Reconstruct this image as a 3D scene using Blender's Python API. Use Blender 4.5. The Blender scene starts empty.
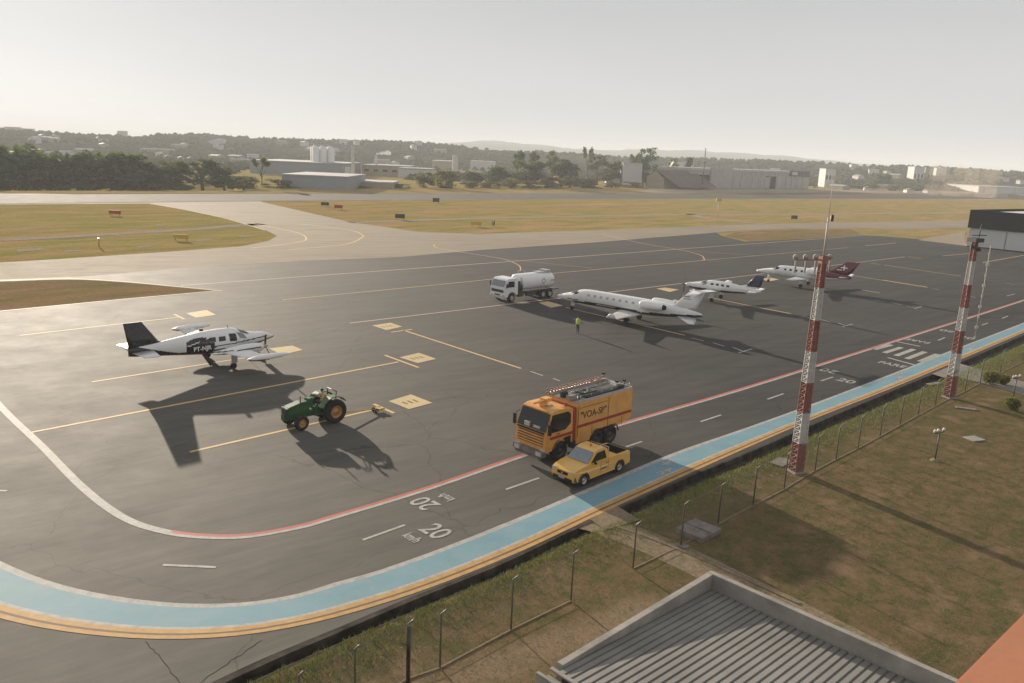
import bpy, bmesh, math, random
import numpy as np
from mathutils import Vector, Matrix, geometry
random.seed(7); R = math.radians; PI = math.pi
C = bpy.context.scene.collection
SC = bpy.context.scene

# ------------------------------------------------------------------ camera and the ground points it gives
F = 810.; H = 17.; PITCH = math.atan(187 / F); ROLL = math.atan(.042)
fwd = np.array([0, math.cos(PITCH), -math.sin(PITCH)]); r0 = np.array([1, 0, 0.]); u0 = np.cross(r0, fwd)
right = math.cos(ROLL) * r0 + math.sin(ROLL) * u0; up = -math.sin(ROLL) * r0 + math.cos(ROLL) * u0
def ray(px, py): return fwd + (px - 512) / F * right - (py - 341.5) / F * up
def g(px, py, z=0.):
    d = ray(px, py); t = (z - H) / d[2]
    return Vector((d[0] * t, d[1] * t, z))
def at_dist(px, py, D):
    d = ray(px, py); t = D / math.hypot(d[0], d[1])
    return Vector((d[0] * t, d[1] * t, H + d[2] * t))
cam = bpy.data.cameras.new('camera'); co = bpy.data.objects.new('camera', cam); C.objects.link(co)
cam.sensor_width = 36; cam.lens = F * 36 / 1024; cam.clip_start = .3; cam.clip_end = 30000
co.matrix_world = Matrix(((right[0], up[0], -fwd[0], 0), (right[1], up[1], -fwd[1], 0), (right[2], up[2], -fwd[2], H), (0, 0, 0, 1)))
SC.camera = co

# ------------------------------------------------------------------ light
SUN_AZ, SUN_EL = 122.8, 11.9
sl = bpy.data.lights.new('sun', 'SUN'); so = bpy.data.objects.new('sun', sl); C.objects.link(so)
sl.energy = 4.6; sl.angle = R(.6); sl.color = (1, .87, .70)
sd = Vector((math.cos(R(SUN_AZ)) * math.cos(R(SUN_EL)), math.sin(R(SUN_AZ)) * math.cos(R(SUN_EL)), math.sin(R(SUN_EL))))
so.rotation_euler = sd.to_track_quat('Z', 'Y').to_euler()
w = bpy.data.worlds.new('World'); SC.world = w; w.use_nodes = True
nt = w.node_tree; bg = nt.nodes['Background']
sky = nt.nodes.new('ShaderNodeTexSky'); sky.sky_type = 'NISHITA'; sky.sun_disc = False
sky.sun_elevation = R(SUN_EL); sky.sun_rotation = R(90 - SUN_AZ); sky.dust_density = 1.2; sky.air_density = 1.; sky.ozone_density = 1
hs = nt.nodes.new('ShaderNodeHueSaturation'); hs.inputs['Saturation'].default_value = .22
nt.links.new(sky.outputs[0], hs.inputs['Color']); mx = nt.nodes.new('ShaderNodeMix'); mx.data_type = 'RGBA'; mx.inputs[0].default_value = .978   # a veil of thin high cloud, the same all over
tcw = nt.nodes.new('ShaderNodeTexCoord'); sx = nt.nodes.new('ShaderNodeSeparateXYZ'); nt.links.new(tcw.outputs['Generated'], sx.inputs[0])
rw = nt.nodes.new('ShaderNodeValToRGB'); nt.links.new(sx.outputs[2], rw.inputs[0]); rw.color_ramp.elements[0].color = (3.1, 3.12, 3.18, 1); rw.color_ramp.elements[1].color = (2.2, 2.25, 2.35, 1); rw.color_ramp.elements[1].position = .6
e0 = rw.color_ramp.elements.new(.12); e0.color = (2.75, 2.78, 2.84, 1); e1 = rw.color_ramp.elements.new(.27); e1.color = (2.3, 2.34, 2.42, 1)
mpw = nt.nodes.new('ShaderNodeMapping'); mpw.inputs['Scale'].default_value = (1, 1, 5); nw = nt.nodes.new('ShaderNodeTexNoise'); nw.inputs['Scale'].default_value = 1.6; nw.inputs['Detail'].default_value = 6; nt.links.new(tcw.outputs['Generated'], mpw.inputs[0]); nt.links.new(mpw.outputs[0], nw.inputs[0])
mr = nt.nodes.new('ShaderNodeMapRange'); mr.inputs[1].default_value = .3; mr.inputs[2].default_value = .7; mr.inputs[3].default_value = .95; mr.inputs[4].default_value = 1.05; nt.links.new(nw.outputs[0], mr.inputs[0])
vm = nt.nodes.new('ShaderNodeVectorMath'); vm.operation = 'SCALE'; nt.links.new(rw.outputs[0], vm.inputs[0]); nt.links.new(mr.outputs[0], vm.inputs['Scale']); nt.links.new(vm.outputs[0], mx.inputs[7])
nt.links.new(hs.outputs[0], mx.inputs[6]); nt.links.new(mx.outputs[2], bg.inputs[0]); bg.inputs[1].default_value = .1
SC.view_settings.view_transform = 'Standard'; SC.view_settings.look = 'None'
SC.view_settings.exposure = 1.08; SC.view_settings.gamma = 1
SC.cycles.volume_bounces = 1; SC.cycles.max_bounces = 6; SC.cycles.transparent_max_bounces = 16
SC.cycles.use_denoising = True

# ------------------------------------------------------------------ materials
class NT:
    def __init__(s, name):
        s.m = bpy.data.materials.new(name); s.m.use_nodes = True; s.t = s.m.node_tree
        s.b = s.t.nodes['Principled BSDF']; s.tc = s.t.nodes.new('ShaderNodeTexCoord')
    def n(s, kind, **kw):
        x = s.t.nodes.new('ShaderNode' + kind)
        for k, v in kw.items(): setattr(x, k, v)
        return x
    def l(s, a, b): s.t.links.new(a, b)
    def vec(s, scale=(1, 1, 1), rot=0., coord='Object'):
        m = s.n('Mapping'); m.inputs['Rotation'].default_value = (0, 0, R(rot)); m.inputs['Scale'].default_value = scale
        if rot:
            m0 = s.n('Mapping'); m0.inputs['Rotation'].default_value = (0, 0, R(rot)); m.inputs['Rotation'].default_value = (0, 0, 0)
            s.l(s.tc.outputs[coord], m0.inputs[0]); s.l(m0.outputs[0], m.inputs[0])
        else: s.l(s.tc.outputs[coord], m.inputs[0])
        return m.outputs[0]
    def noise(s, scale, vec=None, detail=4, rough=.55):
        x = s.n('TexNoise'); x.inputs['Scale'].default_value = scale; x.inputs['Detail'].default_value = detail; x.inputs['Roughness'].default_value = rough
        s.l(vec if vec is not None else s.tc.outputs['Object'], x.inputs['Vector']); return x.outputs[0]
    def ramp(s, fac, a, b, lo=0., hi=1.):
        x = s.n('MapRange'); x.inputs[1].default_value = a; x.inputs[2].default_value = b; x.inputs[3].default_value = lo; x.inputs[4].default_value = hi
        s.l(fac, x.inputs[0]); return x.outputs[0]
    def mix(s, fac, a, b, mode='MIX'):
        x = s.n('Mix', data_type='RGBA', blend_type=mode)
        for i, v in ((0, fac), (6, a), (7, b)):
            if isinstance(v, (int, float)): x.inputs[i].default_value = v
            elif isinstance(v, tuple): x.inputs[i].default_value = (*v, 1)
            else: s.l(v, x.inputs[i])
        return x.outputs[2]
    def bump(s, h, strength, dist=.02):
        x = s.n('Bump'); x.inputs['Strength'].default_value = strength; x.inputs['Distance'].default_value = dist
        s.l(h, x.inputs['Height']); s.l(x.outputs[0], s.b.inputs['Normal'])
    def col(s, c): s.l(c, s.b.inputs['Base Color'])
    def rough(s, v):
        if isinstance(v, (int, float)): s.b.inputs['Roughness'].default_value = v
        else: s.l(v, s.b.inputs['Roughness'])
_mc = {}
def mat(name, col, rough=.5, metal=0., var=.12, scale=3., coat=0., spec=.5, bump=0.):
    if name in _mc: return _mc[name]
    s = NT(name); c = tuple(col)
    f = s.ramp(s.noise(scale, detail=5), .3, .7)
    s.col(s.mix(f, tuple(max(0, v * (1 - var)) for v in c), tuple(min(1, v * (1 + var)) for v in c)))
    s.rough(s.ramp(s.noise(scale * 2.3), .3, .7, max(.03, rough - .07), min(1, rough + .1)))
    s.b.inputs['Metallic'].default_value = metal; s.b.inputs['Coat Weight'].default_value = coat
    s.b.inputs['Specular IOR Level'].default_value = spec
    if bump: s.bump(s.noise(scale * 6), bump)
    _mc[name] = s.m; return s.m
GA = 44.5   # direction of the whole field's grid
def asphalt(name, dark, light, warm, rlo=.76, rhi=.84, streak=.5, cracks=False, spec=.14):
    s = NT(name)
    big = s.ramp(s.noise(.035, detail=5, rough=.6), .32, .68)
    st = s.ramp(s.noise(.6, s.vec((.09, 1, 1), -GA), 5, .65), .35, .7)
    fine = s.ramp(s.noise(9., detail=8, rough=.8), .3, .7)
    c = s.mix(big, dark, light)
    c = s.mix(s.ramp(st, 0, 1, 0, streak), c, warm)
    st2 = s.ramp(s.noise(.8, s.vec((.05, 1, 1), 90 - GA - 62), 5, .7), .52, .66, 0, .6)
    c = s.mix(st2, c, tuple(v * .62 for v in dark))
    blot = s.ramp(s.noise(.5, detail=6, rough=.7), .6, .72, 0, .45)
    c = s.mix(blot, c, tuple(v * .7 for v in dark))
    c = s.mix(.22, c, s.mix(fine, (0.02, .02, .02), (.25, .24, .23)), 'OVERLAY')
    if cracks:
        # paler near corner: worn surface, with sun glare painted into the colour
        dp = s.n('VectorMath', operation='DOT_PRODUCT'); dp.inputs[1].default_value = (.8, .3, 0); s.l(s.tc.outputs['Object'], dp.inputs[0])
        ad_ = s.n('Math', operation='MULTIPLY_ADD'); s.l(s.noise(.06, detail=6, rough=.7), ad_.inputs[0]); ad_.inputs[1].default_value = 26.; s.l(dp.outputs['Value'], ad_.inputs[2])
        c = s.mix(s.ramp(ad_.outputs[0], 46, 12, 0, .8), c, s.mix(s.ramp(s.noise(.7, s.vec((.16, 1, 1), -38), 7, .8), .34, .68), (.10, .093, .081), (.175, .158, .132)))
        v = s.n('TexVoronoi', feature='DISTANCE_TO_EDGE'); v.inputs['Scale'].default_value = .085
        wv = s.n('Mix', data_type='VECTOR'); wv.inputs[0].default_value = .012
        nn = s.n('TexNoise'); nn.inputs['Scale'].default_value = .5; nn.inputs['Detail'].default_value = 6
        s.l(s.tc.outputs['Object'], nn.inputs[0])
        ad = s.n('VectorMath', operation='MULTIPLY_ADD'); ad.inputs[1].default_value = (2.2, 2.2, 0)
        s.l(nn.outputs['Color'], ad.inputs[0]); s.l(s.tc.outputs['Object'], ad.inputs[2]); s.l(ad.outputs[0], v.inputs['Vector'])
        c = s.mix(s.ramp(v.outputs['Distance'], 0.001, .004, .32, 0), c, (.012, .011, .01))
    s.col(c); s.rough(s.ramp(s.noise(.25, detail=6, rough=.7), .3, .7, rlo, rhi))
    s.b.inputs['Specular IOR Level'].default_value = spec
    s.bump(s.noise(26., detail=6, rough=.7), .35, .01)
    return s.m
def grassmat(name, cols, base=.03, fine=6., stripes=0.):
    s = NT(name)
    a = s.ramp(s.noise(base, s.vec((.16 if stripes else 1, 1, 1), -GA), 6, .65), .34, .66)
    b = s.ramp(s.noise(base * 7, s.vec((.3 if stripes else 1, 1, 1), -GA), 8, .75), .42, .6)
    c = s.mix(a, cols[0], cols[1]); c = s.mix(b, c, cols[2])
    d = s.ramp(s.noise(base * 3.1, s.vec((.25 if stripes else 1, 1, 1), -GA), 5), .55, .7)
    c = s.mix(d, c, cols[3])
    f = s.ramp(s.noise(fine, detail=8, rough=.85), .33, .67)
    c = s.mix(.38, c, s.mix(f, (.12, .12, .12), (.88, .88, .88)), 'OVERLAY')
    s.col(c); s.rough(1.); s.b.inputs['Specular IOR Level'].default_value = 0
    if name == 'lawn':   # the trodden bare earth track beside the low building
        a_, b_ = g(440, 690), g(640, 612); d_ = (b_ - a_).normalized(); sx = s.n('SeparateXYZ'); mp = s.n('Mapping', vector_type='TEXTURE'); mp.inputs['Location'].default_value = a_; mp.inputs['Rotation'].default_value = (0, 0, math.atan2(d_.y, d_.x)); s.l(s.tc.outputs['Object'], mp.inputs[0]); s.l(mp.outputs[0], sx.inputs[0])
        ab = s.n('Math', operation='ABSOLUTE'); s.l(sx.outputs[1], ab.inputs[0]); nz = s.n('Math', operation='MULTIPLY_ADD'); s.l(s.noise(.5, detail=6, rough=.7), nz.inputs[0]); nz.inputs[1].default_value = -2.4; s.l(ab.outputs[0], nz.inputs[2])
        m1_ = s.ramp(nz.outputs[0], .2, -.9, 0, .85); m2_ = s.ramp(sx.outputs[0], 11.5, 9.0, 0, 1); mm = s.n('Math', operation='MULTIPLY'); s.l(m1_, mm.inputs[0]); s.l(m2_, mm.inputs[1])
        c = s.mix(mm.outputs[0], c, s.mix(s.ramp(s.noise(8., detail=8, rough=.8), .3, .7), (.19, .135, .085), (.30, .22, .15)))
        s.col(c)
    s.bump(s.noise(fine * 1.6, detail=6, rough=.8), .5 if name == 'lawn' else .9, .03)
    return s.m
M = {}
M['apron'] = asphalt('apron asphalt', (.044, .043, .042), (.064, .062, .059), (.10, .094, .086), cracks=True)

M['taxi'] = asphalt('taxiway concrete asphalt', (.285, .235, .175), (.36, .298, .225), (.41, .34, .26), .88, .96, .5, spec=.1)
M['runway'] = asphalt('runway asphalt', (.085, .078, .07), (.115, .106, .095), (.14, .128, .11), .88, .96, spec=.1)
M['field'] = grassmat('infield grass', ((.33, .265, .10), (.38, .235, .12), (.22, .205, .065), (.43, .25, .15)), .03, 1.5, 1)
M['lawn'] = grassmat('lawn', ((.15, .106, .056), (.195, .130, .076), (.098, .094, .038), (.225, .150, .092)), .16, 16)
M['dirt'] = grassmat('dirt path', ((.25, .19, .13), (.30, .22, .15), (.2, .165, .11), (.16, .14, .07)), .5, 9)
M['sand'] = grassmat('pale concrete pad', ((.33, .28, .21), (.38, .31, .24), (.3, .25, .2), (.34, .3, .24)), .1, 3)
M['terrain'] = grassmat('far terrain', ((.12, .105, .055), (.17, .13, .075), (.08, .085, .04), (.10, .09, .05)), .006, .05)
def paintmat(name, c, wear=.45, sc=2.2, und=(.09, .08, .07)):
    s = NT(name)
    f = s.ramp(s.noise(sc, detail=8, rough=.75), .42, .75, 0, wear)
    v = s.mix(s.ramp(s.noise(.25), .3, .7), tuple(x * .86 for x in c), c)
    s.b.inputs['Specular IOR Level'].default_value = .2; s.col(s.mix(f, v, und)); s.rough(.75); s.bump(s.noise(26., detail=6, rough=.7), .2, .008); return s.m
M['p_white'] = paintmat('white road paint', (.46, .445, .41), .6)
M['p_cream'] = paintmat('cream line paint', (.60, .50, .34), .4)
M['p_yellow'] = paintmat('faded yellow line paint', (.70, .47, .21), .3)
M['p_box'] = paintmat('pale yellow stand paint', (.62, .47, .24), .45, 3.5)
M['p_orange'] = paintmat('orange edge line paint', (.55, .32, .11), .5)
M['p_red'] = paintmat('faded red line paint', (.50, .13, .10), .35)
M['p_pink'] = paintmat('pinkish white line paint', (.62, .45, .38), .4)
M['p_blue'] = paintmat('light blue walkway paint', (.17, .32, .38), .6, .7, (.27, .34, .355))
M['p_brown'] = paintmat('brown gap', (.16, .10, .05), .3)
M['white'] = mat('white aircraft paint', (.80, .79, .77), .3, coat=.4, var=.04, scale=1.5)
M['grey'] = mat('grey paint', (.42, .41, .40), .45)
M['black'] = mat('black gloss paint', (.012, .012, .014), .3, coat=.3)
M['navy'] = mat('navy paint', (.02, .03, .07), .3, coat=.3)
M['maroon'] = mat('maroon paint', (.12, .012, .02), .3, coat=.3)
M['glass'] = mat('dark window glass', (.012, .014, .016), .12, coat=.0, spec=.5)
M['screen'] = mat('windscreen glass', (.16, .20, .22), .07, coat=.6, spec=.8)  # base colour raised to paint in the sky's reflection
M['rubber'] = mat('tyre rubber', (.018, .017, .016), .85)
M['steel'] = mat('bare steel', (.45, .44, .42), .38, metal=.8)
M['dsteel'] = mat('dark steel', (.06, .06, .06), .55, metal=.3)
M['orange'] = mat('orange yellow truck paint', (.70, .34, .08), .42, coat=.25, var=.14, scale=1.6)
M['oryel'] = mat('yellow pickup paint', (.74, .42, .09), .33, coat=.5, var=.05)
M['red'] = mat('red paint', (.33, .035, .025), .4, var=.15)
M['green'] = mat('green tractor paint', (.022, .095, .03), .4, coat=.3, var=.25)
M['ylw'] = mat('yellow wheel paint', (.55, .35, .06), .45)
M['conc'] = mat('weathered concrete', (.30, .275, .24), .85, var=.25, scale=1.3, bump=.4)
M['concd'] = mat('stained concrete cover', (.19, .165, .14), .9, var=.35, scale=3, bump=.4)
M['concl'] = mat('pale concrete', (.30, .27, .23), .85, var=.2, scale=2, bump=.3)
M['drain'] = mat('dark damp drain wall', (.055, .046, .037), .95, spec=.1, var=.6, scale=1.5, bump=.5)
M['wall'] = mat('painted block wall', (.36, .35, .33), .8, var=.1, scale=.3)
M['wallw'] = mat('white wall', (.56, .555, .54), .8, var=.08, scale=.1)
M['dark'] = mat('dark opening', (.008, .008, .008), .9, spec=.05)
M['brownroof'] = mat('brown roof', (.09, .055, .045), .7, var=.2, scale=.2)
M['black_clad'] = mat('black cladding', (.010, .010, .011), .9, spec=.08)
M['galv'] = mat('galvanised post', (.16, .155, .14), .55, metal=.4)
M['mred'] = mat('mast red', (.27, .105, .085), .6, var=.2, scale=2)
M['mwhite'] = mat('mast white', (.52, .51, .49), .6, var=.12, scale=2)
M['skin'] = mat('skin', (.38, .21, .14), .6, var=.05)
M['hivis'] = mat('hi vis yellow fabric', (.48, .55, .11), .8, var=.1)
M['cloth'] = mat('dark trousers', (.03, .032, .045), .9)
M['shirt'] = mat('tan shirt', (.50, .38, .2), .9)
M['hair'] = mat('dark hair', (.012, .009, .007), .7)
M['lamp'] = mat('white lamp housing', (.50, .48, .44), .6)
M['amber'] = mat('amber beacon', (.5, .13, .02), .2, coat=.6)
M['terracotta'] = mat('salmon parapet paint', (.44, .195, .115), .9, var=.09, scale=1.2, bump=.12, spec=.1)

# ------------------------------------------------------------------ mesh building
class MB:
    def __init__(s): s.v = []; s.f = []; s.m = []; s.sm = []
    def add(s, vs, fs, mi=0, smooth=False):
        b = len(s.v); s.v += [tuple(v) for v in vs]
        for f in fs: s.f.append([i + b for i in f]); s.m.append(mi); s.sm.append(smooth)
        return s
    def box(s, c, d, rz=0., mi=0, mat=None, taper=(1, 1)):
        vs = []
        for z in (-1, 1):
            for x, y in ((-1, -1), (1, -1), (1, 1), (-1, 1)):
                k = taper if z > 0 else (1, 1)
                v = Vector((x * d[0] / 2 * k[0], y * d[1] / 2 * k[1], z * d[2] / 2))
                if mat is not None: v = mat @ v
                if rz: v = Matrix.Rotation(rz, 3, 'Z') @ v
                vs.append(v + Vector(c))
        return s.add(vs, [(3, 2, 1, 0), (4, 5, 6, 7), (0, 1, 5, 4), (1, 2, 6, 5), (2, 3, 7, 6), (3, 0, 4, 7)], mi)
    def tube(s, pts, rad, n=8, mi=0, cap=True, smooth=True):
        pts = [Vector(p) for p in pts]; rs = rad if isinstance(rad, (list, tuple)) else [rad] * len(pts)
        vs = []; fs = []; ref = None
        for i, p in enumerate(pts):
            t = (pts[min(i + 1, len(pts) - 1)] - pts[max(i - 1, 0)])
            t = t.normalized() if t.length > 1e-9 else Vector((0, 0, 1))
            if ref is None: ref = Vector((0, 0, 1)) if abs(t.z) < .9 else Vector((1, 0, 0))
            a = t.cross(ref).normalized(); b = t.cross(a).normalized()
            for k in range(n):
                q = 2 * PI * k / n; vs.append(p + (a * math.cos(q) + b * math.sin(q)) * rs[i])
        for i in range(len(pts) - 1):
            for k in range(n):
                k2 = (k + 1) % n; fs.append((i * n + k, i * n + k2, (i + 1) * n + k2, (i + 1) * n + k))
        s.add(vs, fs, mi, smooth)
        if cap: s.add(vs[:n], [tuple(range(n))], mi); s.add(vs[-n:], [tuple(reversed(range(n)))], mi)
        return s
    def lathe(s, prof, c=(0, 0, 0), axis='X', n=20, mi=0, smooth=True, sy=1., sz=1.):
        vs = []; fs = []; c = Vector(c)
        for a, r in prof:
            for k in range(n):
                q = 2 * PI * k / n; u, v = r * math.cos(q) * sy, r * math.sin(q) * sz
                vs.append(c + Vector({'X': (a, u, v), 'Y': (u, a, v), 'Z': (u, v, a)}[axis]))
        for i in range(len(prof) - 1):
            for k in range(n):
                k2 = (k + 1) % n; fs.append((i * n + k, i * n + k2, (i + 1) * n + k2, (i + 1) * n + k))
        return s.add(vs, fs, mi, smooth)
    def prism(s, poly, y0, y1, mi=0, fn=None, smooth=False):
        """side profile (x,z) pushed from y0 to y1"""
        n = len(poly); vs = [Vector((x, y0, z)) for x, z in poly] + [Vector((x, y1, z)) for x, z in poly]
        if fn: vs = [Vector(fn(v)) for v in vs]
        tri = geometry.tessellate_polygon([[Vector((x, z, 0)) for x, z in poly]])
        s.add(vs, [tuple(t) for t in tri] + [tuple(i + n for i in reversed(t)) for t in tri] + [(i, i + n, (i + 1) % n + n, (i + 1) % n) for i in range(n)], mi, smooth)
        return s
    def build(s, name, mats, parent=None, bevel=0., fix=True):
        me = bpy.data.meshes.new(name); me.from_pydata(s.v, [], s.f)
        for m in (mats if isinstance(mats, (list, tuple)) else [mats]): me.materials.append(m)
        me.polygons.foreach_set('material_index', s.m); me.polygons.foreach_set('use_smooth', s.sm)
        if fix and len(s.f) < 60000:
            b = bmesh.new(); b.from_mesh(me)
            bmesh.ops.remove_doubles(b, verts=b.verts, dist=1e-5)
            bmesh.ops.recalc_face_normals(b, faces=b.faces)
            if bevel:
                es = [e for e in b.edges if len(e.link_faces) == 2 and e.calc_face_angle(0) > .5]
                bmesh.ops.bevel(b, geom=es, offset=bevel, segments=2, affect='EDGES', clamp_overlap=True)
            b.to_mesh(me); b.free()
        me.update()
        o = bpy.data.objects.new(name, me); C.objects.link(o)
        if parent is not None: o.parent = parent
        return o
def tag(o, label=None, cat=None, group=None, kind=None):
    if label: o['label'] = label
    if cat: o['category'] = cat
    if group: o['group'] = group
    if kind: o['kind'] = kind
    return o
def empty(name, loc=(0, 0, 0), rz=0., label=None, cat=None, group=None):
    o = bpy.data.objects.new(name, None); C.objects.link(o); o.location = loc; o.rotation_euler = (0, 0, rz)
    return tag(o, label, cat, group)
def copy_tree(o, parent=None):
    c = o.copy(); C.objects.link(c); c.parent = parent
    for ch in list(o.children): copy_tree(ch, c)
    return c
def dup(o, loc, rz, label, scale=None):
    c = copy_tree(o); c.location = loc; c.rotation_euler = (0, 0, rz); c['label'] = label
    if scale: c.scale = scale
    return c
def text(s, size, name, m, parent, M4, ext=.004, bold=0., sx=1.):
    cu = bpy.data.curves.new(name, 'FONT'); cu.body = s; cu.size = size; cu.extrude = ext; cu.align_x = 'CENTER'; cu.align_y = 'CENTER'; cu.offset = bold
    t = bpy.data.objects.new(name, cu); C.objects.link(t); bpy.context.view_layer.update()
    me = bpy.data.meshes.new_from_object(t.evaluated_get(bpy.context.evaluated_depsgraph_get()))
    bpy.data.objects.remove(t); me.transform(Matrix.Diagonal((sx, 1, 1, 1))); me.transform(M4)
    me.materials.clear(); me.materials.append(m)
    o = bpy.data.objects.new(name, me); C.objects.link(o); o.parent = parent
    return o
def cat(pts, n=10):
    P = [Vector(p) for p in pts]; out = []
    for i in range(len(P) - 1):
        a = P[max(i - 1, 0)]; b = P[i]; c = P[i + 1]; d = P[min(i + 2, len(P) - 1)]
        for k in range(n):
            t = k / n
            out.append(.5 * ((2 * b) + (c - a) * t + (2 * a - 5 * b + 4 * c - d) * t * t + (3 * b - a - 3 * c + d) * t ** 3))
    return out + [P[-1]]
def resample(P, n):
    L = [0]
    for i in range(1, len(P)): L.append(L[-1] + (P[i] - P[i - 1]).length)
    xs = np.linspace(0, L[-1], n)
    return [Vector([float(np.interp(x, L, [p[k] for p in P])) for k in range(3)]) for x in xs]
def sheet(mb, pts, z, mi=0):
    pts = [Vector((p[0], p[1], 0)) for p in pts]
    tri = geometry.tessellate_polygon([pts]); mb.add([(p.x, p.y, z) for p in pts], [tuple(t) for t in tri], mi); return mb
def strip(mb, P, w, z, mi=0, off=0.):
    vs = []
    for i, p in enumerate(P):
        t = (P[min(i + 1, len(P) - 1)] - P[max(i - 1, 0)]); nrm = Vector((-t.y, t.x, 0)).normalized()
        vs += [(p.x + nrm.x * (off + w / 2), p.y + nrm.y * (off + w / 2), z), (p.x + nrm.x * (off - w / 2), p.y + nrm.y * (off - w / 2), z)]
    return mb.add(vs, [(2 * i, 2 * i + 1, 2 * i + 3, 2 * i + 2) for i in range(len(P) - 1)], mi)
def between(mb, A, B, t0, t1, z, mi=0):
    vs = []
    for a, b in zip(A, B):
        p = a.lerp(b, t0); q = a.lerp(b, t1); vs += [(p.x, p.y, z), (q.x, q.y, z)]
    return mb.add(vs, [(2 * i, 2 * i + 1, 2 * i + 3, 2 * i + 2) for i in range(len(A) - 1)], mi)
def G(pts): return [g(x, y) for x, y in pts]
def struct(mb, name, m): return tag(mb.build(name, m, fix=False), kind='structure')

# ------------------------------------------------------------------ ground
mb = MB(); n = 64; rr = 9000
mb.add([(0, 0, -12.)] + [(rr * math.cos(2 * PI * k / n), rr * math.sin(2 * PI * k / n), -12.) for k in range(n)], [(0, k + 1, (k + 1) % n + 1) for k in range(n)])
struct(mb, 'ground', M['terrain'])
drain_in = [(-60, 800), (60, 745), (180, 697), (260, 660), (330, 631), (409, 598), (500, 562), (560, 534), (620, 507), (700, 471), (750, 451), (815, 423), (890, 391.5), (950, 366.5), (1024, 335), (1120, 294), (1200, 262)]
lawn_edge = [(-20, 830), (80, 775), (200, 708), (260, 678), (330, 647), (426, 606), (500, 575), (560, 546), (620, 520), (700, 483.5), (750, 463), (815, 434.5), (890, 402.5), (950, 377), (1024, 344), (1120, 302), (1200, 268.5)]
DI = cat(G(drain_in), 6); LE = cat(G(lawn_edge), 6)
# the airfield side, up to far beyond the runway
far = [(1700, 900), (1700, 1500)]
VPX = [245, 235, 225, 205, 185, 165, 145, 125, 105, 85, 65, 45, 25, 5, -15, -35, -60, -90, -130, -180, -240, -300]
crest = [g(x, 190.6 if x > 0 else 190.6 + x * .012) for x in VPX]
def along(x, D, z): p = at_dist(x, 100, D); return (p.x, p.y, z)
far += [along(245, 1500, 0)[:2]] + [(p.x, p.y) for p in crest] + [(-900, 160), (-900, -60)]
mbv = MB(); vs = []
for x, c in zip(VPX, crest):     # added dip past the runway, so tree shadows fall short; rises again townwards
    d0 = math.hypot(c.x, c.y); k = min(1, max(0, (245 - x) / 20))
    vs += [(c.x, c.y, -.03), along(x, d0 + 12, -.03 - 1.6 * k), along(x, d0 + 45, -.03 - 7 * k), along(x, 430, -.03 - 8 * k), along(x, 480, -.5), along(x, 1500, -.5)]
mbv.add(vs, [(6 * i + j, 6 * i + j + 1, 6 * i + j + 7, 6 * i + j + 6) for i in range(len(VPX) - 1) for j in range(5)]); struct(mbv, 'added_valley', M['field'])
mb = MB(); sheet(mb, [(p.x, p.y) for p in DI] + [(240, 200)] + far, -.03); struct(mb, 'grass_field', M['field'])
# lawn side with an edge down into the drain
mb = MB(); lp = [(p.x, p.y) for p in LE] + [(240, 190), (240, -60), (-12, -60)]; sheet(mb, lp, -.04)
vs = []; 
for p in LE: vs += [(p.x, p.y, -.04), (p.x - .05, p.y + .05, -.6)]
mb.add(vs, [(2 * i, 2 * i + 1, 2 * i + 3, 2 * i + 2) for i in range(len(LE) - 1)])
struct(mb, 'lawn', M['lawn'])
# drain channel floor and walls
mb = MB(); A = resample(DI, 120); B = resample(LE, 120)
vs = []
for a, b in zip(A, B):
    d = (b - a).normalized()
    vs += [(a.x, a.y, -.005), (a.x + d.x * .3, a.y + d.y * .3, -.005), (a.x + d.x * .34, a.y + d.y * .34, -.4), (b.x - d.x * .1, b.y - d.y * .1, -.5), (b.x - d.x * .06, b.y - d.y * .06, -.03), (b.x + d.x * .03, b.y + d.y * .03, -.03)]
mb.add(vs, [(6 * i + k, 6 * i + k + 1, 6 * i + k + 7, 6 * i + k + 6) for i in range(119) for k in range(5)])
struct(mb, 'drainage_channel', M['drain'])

# paved areas
mb = MB()
apron = [(p.x, p.y) for p in DI]
apron += [(p.x, p.y) for p in G([(1180, 256), (1100, 252), (1024, 244.5), (968, 243), (880, 236), (863, 235), (800, 239), (745, 241.5), (722, 236), (716, 232.5), (600, 242), (480, 250), (400, 257), (300, 261), (180, 268), (90, 276), (0, 279), (-90, 283)])]
apron += [(p.x, p.y) for p in G([(-200, 330), (-260, 420), (-260, 600)])]
apron += [(-26, 4)]
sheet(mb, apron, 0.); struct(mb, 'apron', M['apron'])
# lighter taxiway concrete
mb = MB()
T1 = [(-200, 276), (0, 262.5), (60, 259), (150, 253), (240, 246.5), (268, 241), (277, 236), (265, 230), (225, 218), (182, 209), (150, 203.5), (0, 204.6), (-150, 205), (-150, 196), (0, 193), (255, 197.5), (262, 202), (350, 222), (420, 232), (480, 234), (600, 230), (700, 226.5), (760, 224), (850, 222.5), (1024, 219), (1100, 217), (1100, 225), (1024, 226), (900, 229.5), (858, 228), (760, 229.5), (735, 231), (716, 232.5), (600, 242), (480, 250), (400, 257), (300, 261), (180, 268), (90, 276), (-90, 283)]
sheet(mb, [(p.x, p.y) for p in G(T1)], .004); struct(mb, 'taxiway', M['taxi'])
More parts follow.
